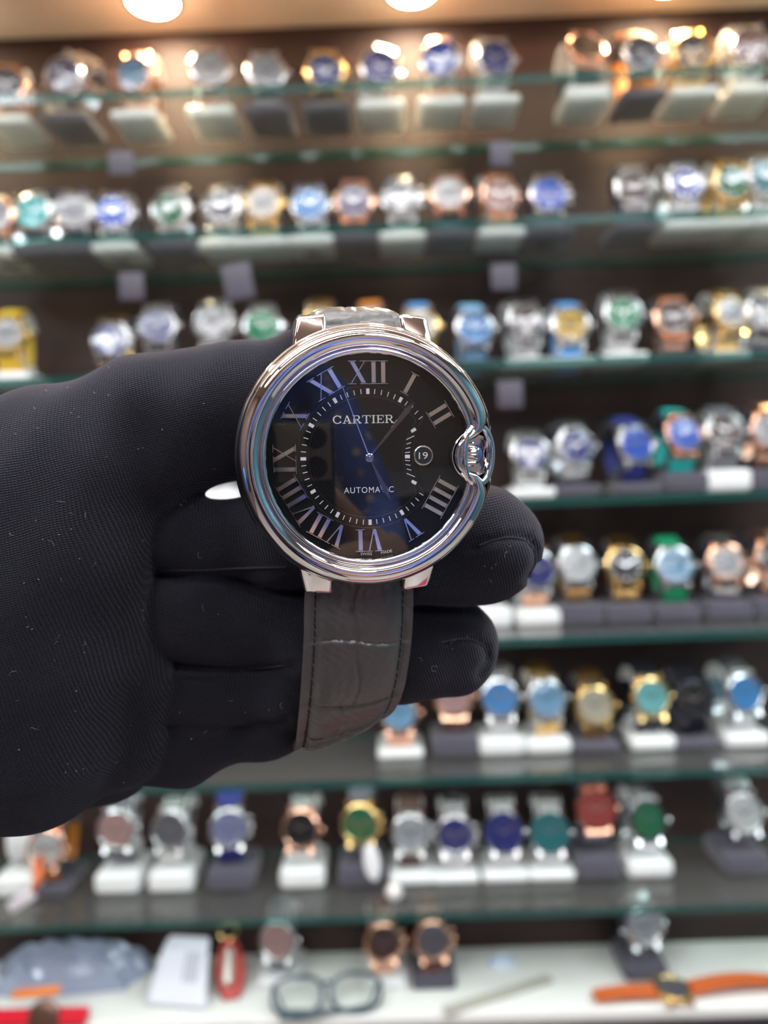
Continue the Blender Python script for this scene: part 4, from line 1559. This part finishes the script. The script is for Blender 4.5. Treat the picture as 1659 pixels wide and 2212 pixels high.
def place(row, k, e, zsurf, rowtxt, n, heady=HEADY, grp=None, by_label=None):
    x, y, case, dial, band, stand, shape, o = e
    p = pix_plane(x, y, heady)
    h = max(0.043, p.z - zsurf)
    tilt = math.radians(o.get('tilt', (5, 8, 12, 15, 15, 15, 15)[k] + random.uniform(-3, 3) if k is not None else 15))
    yawr = math.radians(o.get('yaw', random.uniform(-6, 10)))
    roll = math.radians(o.get('roll', random.uniform(-3, 3)))
    head = Matrix.Rotation(yawr, 4, 'Z') @ Matrix.Rotation(-tilt, 4, 'X') @ Matrix.Rotation(roll, 4, 'Y') @ Matrix.Scale(1.08, 4)
    hz = Matrix.Translation((p.x, heady, zsurf + h))
    r = empty('display_watch', hz @ head)
    sub = 'chronograph' if o.get('chrono') else ('faceted watch' if shape == 'octagon' else 'watch')
    bandt = BANDW.get(band, band + ' strap')
    lab = by_label or f'{CASEW[case]} {sub} with {dial} dial on {bandt}, {ORD[n]} along the {rowtxt} shelf'
    tag(r, lab, 'watch', grp or f'watches on the {rowtxt} glass shelf')
    build_watch(r, case, dial, band, shape, o.get('bezel'), o.get('chrono'))
    if stand:
        s = empty('watch_stand', Matrix.Translation((p.x, heady + 0.030, zsurf)))
        slab = f'{"white plastic" if stand == "white" else "charcoal velvet"} stand holding the {CASEW[case]} {dial}-dial watch, {ORD[n]} along the {rowtxt} shelf'
        if by_label:
            slab = f'{"white" if stand == "white" else "black"} display stand under the ' + by_label
        tag(s, slab, 'stand', 'watch stands on the shelves')
        build_stand(s, stand, h, tilt, Matrix.Translation((0, -0.030, h)) @ head)
    return p


for k, row in enumerate(ROWS):
    for n, e in enumerate(row):
        place(row, k, e, SHELF_Z[k], ROWNAME[k], n, grp=None)

# stands that show only their bases past the hand
for x, k, lb in ((470, 3, 'white stand base showing in the gap between thumb and finger'), (1045, 4, 'white stand base just beside the lower fingertip'), (-4, 6, 'white stand at the edge beside the orange-strapped chronograph')):
    p = pix_plane(x, 1000, HEADY)
    s = tag(empty('watch_stand', Matrix.Translation((p.x, HEADY + 0.030, SHELF_Z[k]))), lb, 'stand', 'watch stands on the shelves')
    build_stand(s, 'white', 0.066, TILT, Matrix.Translation((0, -0.030, 0.066)) @ Matrix.Rotation(-TILT, 4, 'X'))

# price tags hanging over the front edges of the shelves
for x, y, k, w, h, rt, lb in ((284, 618, 1, 0.024, 0.026, 0, 'round-cornered white tag below the blue-dial watch, second shelf'), (514, 608, 1, 0.028, 0.034, -8, 'white price tag hanging askew below the second shelf'),
                          (1088, 598, 1, 0.024, 0.024, 0, 'pale tag hanging below the rose gold watch, second shelf'), (1102, 852, 2, 0.024, 0.026, 0, 'pale tag hanging below the third shelf beside the fingertip watch'),
                          (262, 352, 0, 0.024, 0.022, 0, 'grey tag hanging below the top shelf over the blue dial'), (1082, 332, 0, 0.020, 0.022, 0, 'small grey tag hanging below the top shelf over rose gold watch')):
    p = pix_plane(x, y, YF - 0.004)
    r = tag(empty('price_tag', Matrix.Translation(p) @ Matrix.Rotation(math.radians(rt), 4, 'Y')), lb, 'tag', 'hanging price tags')
    MB().box((0, 0, 0), (w, 0.0006, h)).build('card', CARD, r, bevel=0.0002)
    zt = SHELF_Z[k] - p.z
    MB().tube([(0, 0, h / 2 - 0.003), (0, -0.0006, h / 2 + 0.003), (0.001, 0.0, zt + 0.001), (0.001, 0.012, zt + 0.0016), (0.0, 0.030, zt + 0.0006)], 0.00013, 5).build('string', CARD, r)
# ------------------------------------------------------------------ things on the counter
def on_counter(x, y, dz=0.0):
    return pix_z(x, y, COUNTER_Z + dz)


for n, (x, y, case, dial, band, stand, shape, o, hy, lb) in enumerate((
    (600, 2030, 'steel', 'pink', 'grey', 'white', 'round', {}, 0.842, 'small steel watch with pink dial standing on the counter'),
    (828, 2035, 'rose', 'brown', 'rose', 'white', 'round', dict(chrono=1), 0.834, 'rose gold chronograph with brown dial behind the spectacles'),
    (934, 2030, 'rose', 'grey', 'rose', 'black', 'round', dict(chrono=1), 0.832, 'rose gold chronograph with grey dial standing on the counter'),
    (1390, 2000, 'steel', 'silver', 'steel', 'black', 'round', dict(chrono=1), 0.834, 'steel chronograph standing behind the orange-strapped watch'))):
    place(None, None, (x, y, case, dial, band, stand, shape, o), COUNTER_Z, 'counter', n, heady=hy, grp='watches on the counter', by_label=lb)

# orange strapped watch lying flat
c = on_counter(1455, 2155)
r = tag(empty('lying_watch', Matrix.Translation((c.x, c.y + 0.002, COUNTER_Z + 0.0075)) @ Matrix.Rotation(math.radians(4), 4, 'Z') @ Matrix.Rotation(-PI / 2, 4, 'X')), 'gold watch on an orange strap lying flat on the counter', 'watch', 'watches on the counter')
for nm, ms in (('case', case_mesh('round', GOLD)), ('bezel', bezel_mesh('round', GOLD)), ('dial', MB().lathe([(0.0001, 0.0023), (0.0162, 0.0023)], 40, FR).mesh('dial', dialm('grey'), 0)), ('hour_markers', markers_mesh(GOLD))):
    link(nm, ms, r)
ORM = pmat('orange_rubber', (0.62, 0.13, 0.03), 0.5)
for sx, ln_, dz0 in ((-1, 0.068, 0), (1, 0.105, 0.004)):
    rows = []
    for i in range(25):
        t = i / 24
        xx = sx * (0.017 + ln_ * t)
        lift = 0.0035 + 0.0 * t + (0.006 * math.sin(t * PI) if sx > 0 else 0.002 * math.sin(t * PI))
        hw = 0.0105 - 0.002 * t
        # local y is world -z here, local z is world y
        rows.append([(xx, lf, zz) for lf, zz in ((-lift + 0.0035 - 0.0012, -hw), (-lift + 0.0035 - 0.0016, 0), (-lift + 0.0035 - 0.0012, hw), (-lift + 0.0035 + 0.0012, hw), (-lift + 0.0035 + 0.0012, -hw))])
    m_ = MB().grid(rows, False, True)
    m_.f.append((0, 1, 2, 3, 4)); m_.mi.append(0); kk = len(m_.v); m_.f.append(tuple(range(kk - 5, kk))); m_.mi.append(0)
    m_.build('strap', ORM, r)

# spectacles
a, b = on_counter(652, 2198), on_counter(760, 2194)
ctr = (a + b) / 2
r = tag(empty('spectacles', Matrix.Translation((ctr.x, ctr.y, COUNTER_Z + 0.0)) @ Matrix.Rotation(math.radians(3), 4, 'Z')), 'folded dark-framed spectacles lying on the white counter', 'glasses')
FRM = pmat('spectacle_frame', (0.03, 0.06, 0.08), 0.25, coat=0.4)
SPG = pane_mat('spectacle_lens', (0.93, 0.96, 0.95), 1.5)
lean = Matrix.Rotation(math.radians(-54), 4, 'X')
for sx in (-1, 1):
    pts = []
    for i in range(40):
        t = 2 * PI * i / 40
        ca, sa = math.cos(t), math.sin(t)
        pts.append(lean @ Vector((sx * 0.031 + 0.0265 * math.copysign(abs(ca) ** 0.8, ca), 0, 0.019 + 0.0185 * math.copysign(abs(sa) ** 0.8, sa))))
    pts = [p + Vector((0, 0, 0.003)) for p in pts]
    MB().tube(pts, 0.0025, 8, closed=True).build('rim', FRM, r)
    m_ = MB()
    m_.add([tuple(p) for p in pts], [tuple(range(40))])
    m_.build('lens', SPG, r, smooth=0)
    q = lean @ Vector((sx * 0.058, 0, 0.028)) + Vector((0, 0, 0.003))
    MB().tube([q, q + Vector((-sx * 0.004, -0.006, 0)), Vector((sx * 0.045, q.y - 0.016, 0.004)), Vector((-sx * 0.030, q.y - 0.026 - 0.003 * sx, 0.0035)), Vector((-sx * 0.048, q.y - 0.020 - 0.003 * sx, 0.003))], [0.0018, 0.002, 0.002, 0.002, 0.003], 8).build('temple', FRM, r)
MB().tube([lean @ Vector((-0.008, 0, 0.026)) + Vector((0, 0, 0.003)), lean @ Vector((0, -0.002, 0.030)) + Vector((0, 0, 0.003)), lean @ Vector((0.008, 0, 0.026)) + Vector((0, 0, 0.003))], 0.0018, 8).build('bridge', FRM, r)

# grey-green bar lying on the counter
a, b = on_counter(960, 2190), on_counter(1190, 2118)
d = b - a
r = MB().box((0, 0, 0), (d.length, 0.013, 0.004)).build('tweezer_bar', pmat('grey_green_bar', (0.42, 0.40, 0.33), 0.45), bevel=0.001)
r.matrix_world = Matrix.Translation(((a + b) / 2) + Vector((0, 0, 0.0021))) @ Matrix.Rotation(math.atan2(d.y, d.x), 4, 'Z')
tag(r, 'grey-green flat ruler lying aslant on the white counter', 'ruler')
r.name = 'ruler'

# crumpled clear film scrap


def film(name, label, c, size, h, mat, seed, cat, part=None, top=1.0):
    rs = np.random.default_rng(seed)
    n = 26
    ph_ = rs.uniform(0, 6.28, 12); fr = rs.uniform(2, 11, 12); am = rs.uniform(-1, 1, 12)
    rows = []
    for i in range(n + 1):
        row = []
        for j in range(n + 1):
            u, v = i / n * 2 - 1, j / n * 2 - 1
            edge = max(0.0, 1 - max(abs(u), abs(v)) ** 4)
            z = sum(abs(math.sin(fr[q] * u + fr[(q + 5) % 12] * v + ph_[q])) * am[q] for q in range(12)) / 4
            z = h * edge * max(0.06, 0.40 + 0.45 * math.cos(u * 1.2) * math.cos(v * 1.2) + 0.75 * z)
            wob = 1 + 0.12 * math.sin(3 * math.atan2(v, u) + ph_[0])
            row.append((u * size[0] / 2 * wob, v * size[1] / 2 * wob, 0.0006 + z))
        rows.append(row)
    o = MB().grid(rows).build(name, mat, smooth=25)
    o.matrix_world = Matrix.Translation((c.x, c.y, COUNTER_Z))
    tag(o, label, cat)
    return o


FILM = pmat('milky_plastic_film', (0.34, 0.38, 0.50), 0.12, coat=1.0)
film('plastic_bag', 'crumpled blue-grey plastic bag heaped on the counter end', on_counter(150, 2112), (0.17, 0.062), 0.040, FILM, 3, 'bag')
film('plastic_wrap', 'small crumpled clear wrap scrap on the counter', on_counter(1085, 2080), (0.03, 0.024), 0.008, pmat('clear_wrap', (0.55, 0.62, 0.74), 0.2, coat=0.4), 5, 'wrap')
# white folded paper packet leaning over the bag
c = on_counter(390, 2165)
r = tag(empty('paper_packet', Matrix.Translation((c.x, c.y, COUNTER_Z)) @ Matrix.Rotation(math.radians(-8), 4, 'Z')), 'white folded paper packet with grey print standing on the counter', 'packet')
rows = []
for i in range(13):
    t = i / 12
    y, z = (0.042 * t - 0.012, 0.003 + 0.050 * math.sin(t * 1.45))
    hw = 0.034 - 0.010 * t
    rows.append([(-hw, y, z), (-hw * 0.9, y - 0.001, z + 0.003), (0, y - 0.001, z + 0.003), (hw * 0.9, y - 0.001, z + 0.003), (hw, y, z), (hw * 0.9, y + 0.006, z - 0.002), (-hw * 0.9, y + 0.006, z - 0.002)])
m_ = MB().grid(rows, False, True)
m_.f.append(tuple(range(7))); m_.mi.append(0); kk = len(m_.v); m_.f.append(tuple(range(kk - 7, kk))); m_.mi.append(0)
m_.build('wrapper', pmat('white_paper', (0.78, 0.77, 0.84), 0.5), r, smooth=35)
for q in range(4):
    rr = []
    for i in range(3, 9):
        t = i / 12
        y, z = (0.042 * t - 0.012, 0.003 + 0.050 * math.sin(t * 1.45))
        rr.append([(0.004 + q * 0.0045, y - 0.0013, z + 0.0032), (0.0065 + q * 0.0045, y - 0.0013, z + 0.0032)])
    MB().grid(rr).build('print_line', pmat('grey_print', (0.38, 0.38, 0.44), 0.6), r, smooth=0)
# red key fob with a silver capsule
c = on_counter(500, 2150)
r = tag(empty('key_fob', Matrix.Translation((c.x, c.y, COUNTER_Z + 0.009)) @ Matrix.Rotation(math.radians(14), 4, 'Z') @ Matrix.Rotation(math.radians(38), 4, 'X')), 'red leather key fob with a silver capsule and ring', 'key fob')
m_ = MB()
rows = []
for i in range(17):
    t = i / 16
    w = 0.017 * math.sin(PI * (0.12 + 0.80 * t)) ** 0.7
    yy = -0.012 + 0.062 * t
    rows.append([(-w, yy, 0), (-w * 0.8, yy, 0.0045), (w * 0.8, yy, 0.0045), (w, yy, 0), (w * 0.8, yy, -0.004), (-w * 0.8, yy, -0.004)])
m_.grid(rows, False, True)
m_.f.append(tuple(range(6))); m_.mi.append(0); kk = len(m_.v); m_.f.append(tuple(range(kk - 6, kk))); m_.mi.append(0)
m_.build('leather_pad', pmat('red_leather', (0.45, 0.03, 0.02), 0.4), r, smooth=50)
MB().tube([(-0.004, 0.0, 0.008), (-0.004, 0.002, 0.0085), (0.0, 0.034, 0.0085), (0.0, 0.036, 0.008)], [0.003, 0.0062, 0.0062, 0.003], 14).build('capsule', pmat('capsule_silver', (0.75, 0.66, 0.60), 0.25, 0.6), r)
MB().tube([(0.010 * math.cos(t), 0.058 + 0.010 * math.sin(t), 0.004) for t in [2 * PI * i / 24 for i in range(24)]], 0.0012, 8, closed=True).build('split_ring', GOLD, r)
# red box with a round medallion, orange card, gold charm at the corner
c = on_counter(85, 2205)
r = tag(empty('gift_box', Matrix.Translation((c.x, c.y - 0.004, COUNTER_Z))), 'flat red box edge with a dark round medallion on top', 'box')
MB().box((0, 0, 0.006), (0.105, 0.016, 0.012)).build('box_body', pmat('bright_red', (0.72, 0.01, 0.03), 0.4), r, bevel=0.001)
MB().lathe([(0.0001, 0.003), (0.010, 0.0028), (0.0155, 0.0012), (0.017, -0.001)], 30, Matrix.Translation((0.010, -0.008, 0.011)) @ Matrix.Rotation(math.radians(70), 4, 'X')).build('medallion', pmat('bronze_dark', (0.16, 0.08, 0.06), 0.35, 0.6), r)
c = on_counter(88, 2150, 0.02)
o = MB().box((0, 0, 0), (0.052, 0.010, 0.002)).build('orange_card', pmat('orange_card', (0.75, 0.20, 0.03), 0.5), bevel=0.0005)
o.matrix_world = Matrix.Translation((c.x, c.y - 0.010, COUNTER_Z + 0.030)) @ Matrix.Rotation(math.radians(25), 4, 'X') @ Matrix.Rotation(math.radians(-6), 4, 'Y')
tag(o, 'orange card strip lying on the plastic bag', 'card')
# hanging bits by the seventh shelf: pearl ball and oval tag, silver tag on the orange-strapped chronograph
p = pix_plane(803, 1862, 0.785)
o = MB().lathe([(0.0001, -0.0012), (0.007, -0.0012), (0.0085, 0), (0.007, 0.0012), (0.0001, 0.0012)], 28, Matrix.Scale(2.2, 4, (0, 1, 0))).build('oval_tag', pmat('glossy_white_tag', (0.8, 0.79, 0.78), 0.2))
o.matrix_world = Matrix.Translation(p) @ Matrix.Rotation(math.radians(80), 4, 'X') @ Matrix.Rotation(math.radians(8), 4, 'Z')
tag(o, 'long oval white tag hanging before the gold chronograph, seventh shelf', 'tag', 'hanging price tags')
p = pix_plane(850, 1902, 0.775)
o = MB().lathe([(0.0001, -0.009), (0.005, -0.0075), (0.0085, -0.003), (0.009, 0), (0.0085, 0.003), (0.005, 0.0075), (0.002, 0.009), (0.0018, 0.011), (0.0001, 0.0115)], 24).build('pearl_charm', pmat('pearl', (0.75, 0.68, 0.64), 0.15, coat=0.8))
o.matrix_world = Matrix.Translation((p.x, p.y, SHELF_Z[6] + 0.0092))
tag(o, 'round pearl charm resting at the edge of the seventh shelf', 'charm')
p = pix_plane(46, 1945, 0.742)
r = tag(empty('price_tag', Matrix.Translation(p)), 'silvery tag on an orange ribbon below the rose gold chronograph', 'tag', 'hanging price tags')
MB().box((0, 0, 0), (0.030, 0.0008, 0.012), Matrix.Rotation(math.radians(-32), 4, 'Y')).build('card', pmat('silver_tag', (0.75, 0.72, 0.74), 0.3), r, bevel=0.0003)
q = pix_plane(80, 1880, 0.80) - p
MB().tube([(0.012, 0, 0.008), (0.016, 0.0, 0.018), (0.017, 0.004, 0.025), tuple(q), tuple(q + Vector((0.002, 0.006, 0.012)))], [0.002, 0.004, 0.0045, 0.0045, 0.004], 8).build('ribbon', ORM, r)
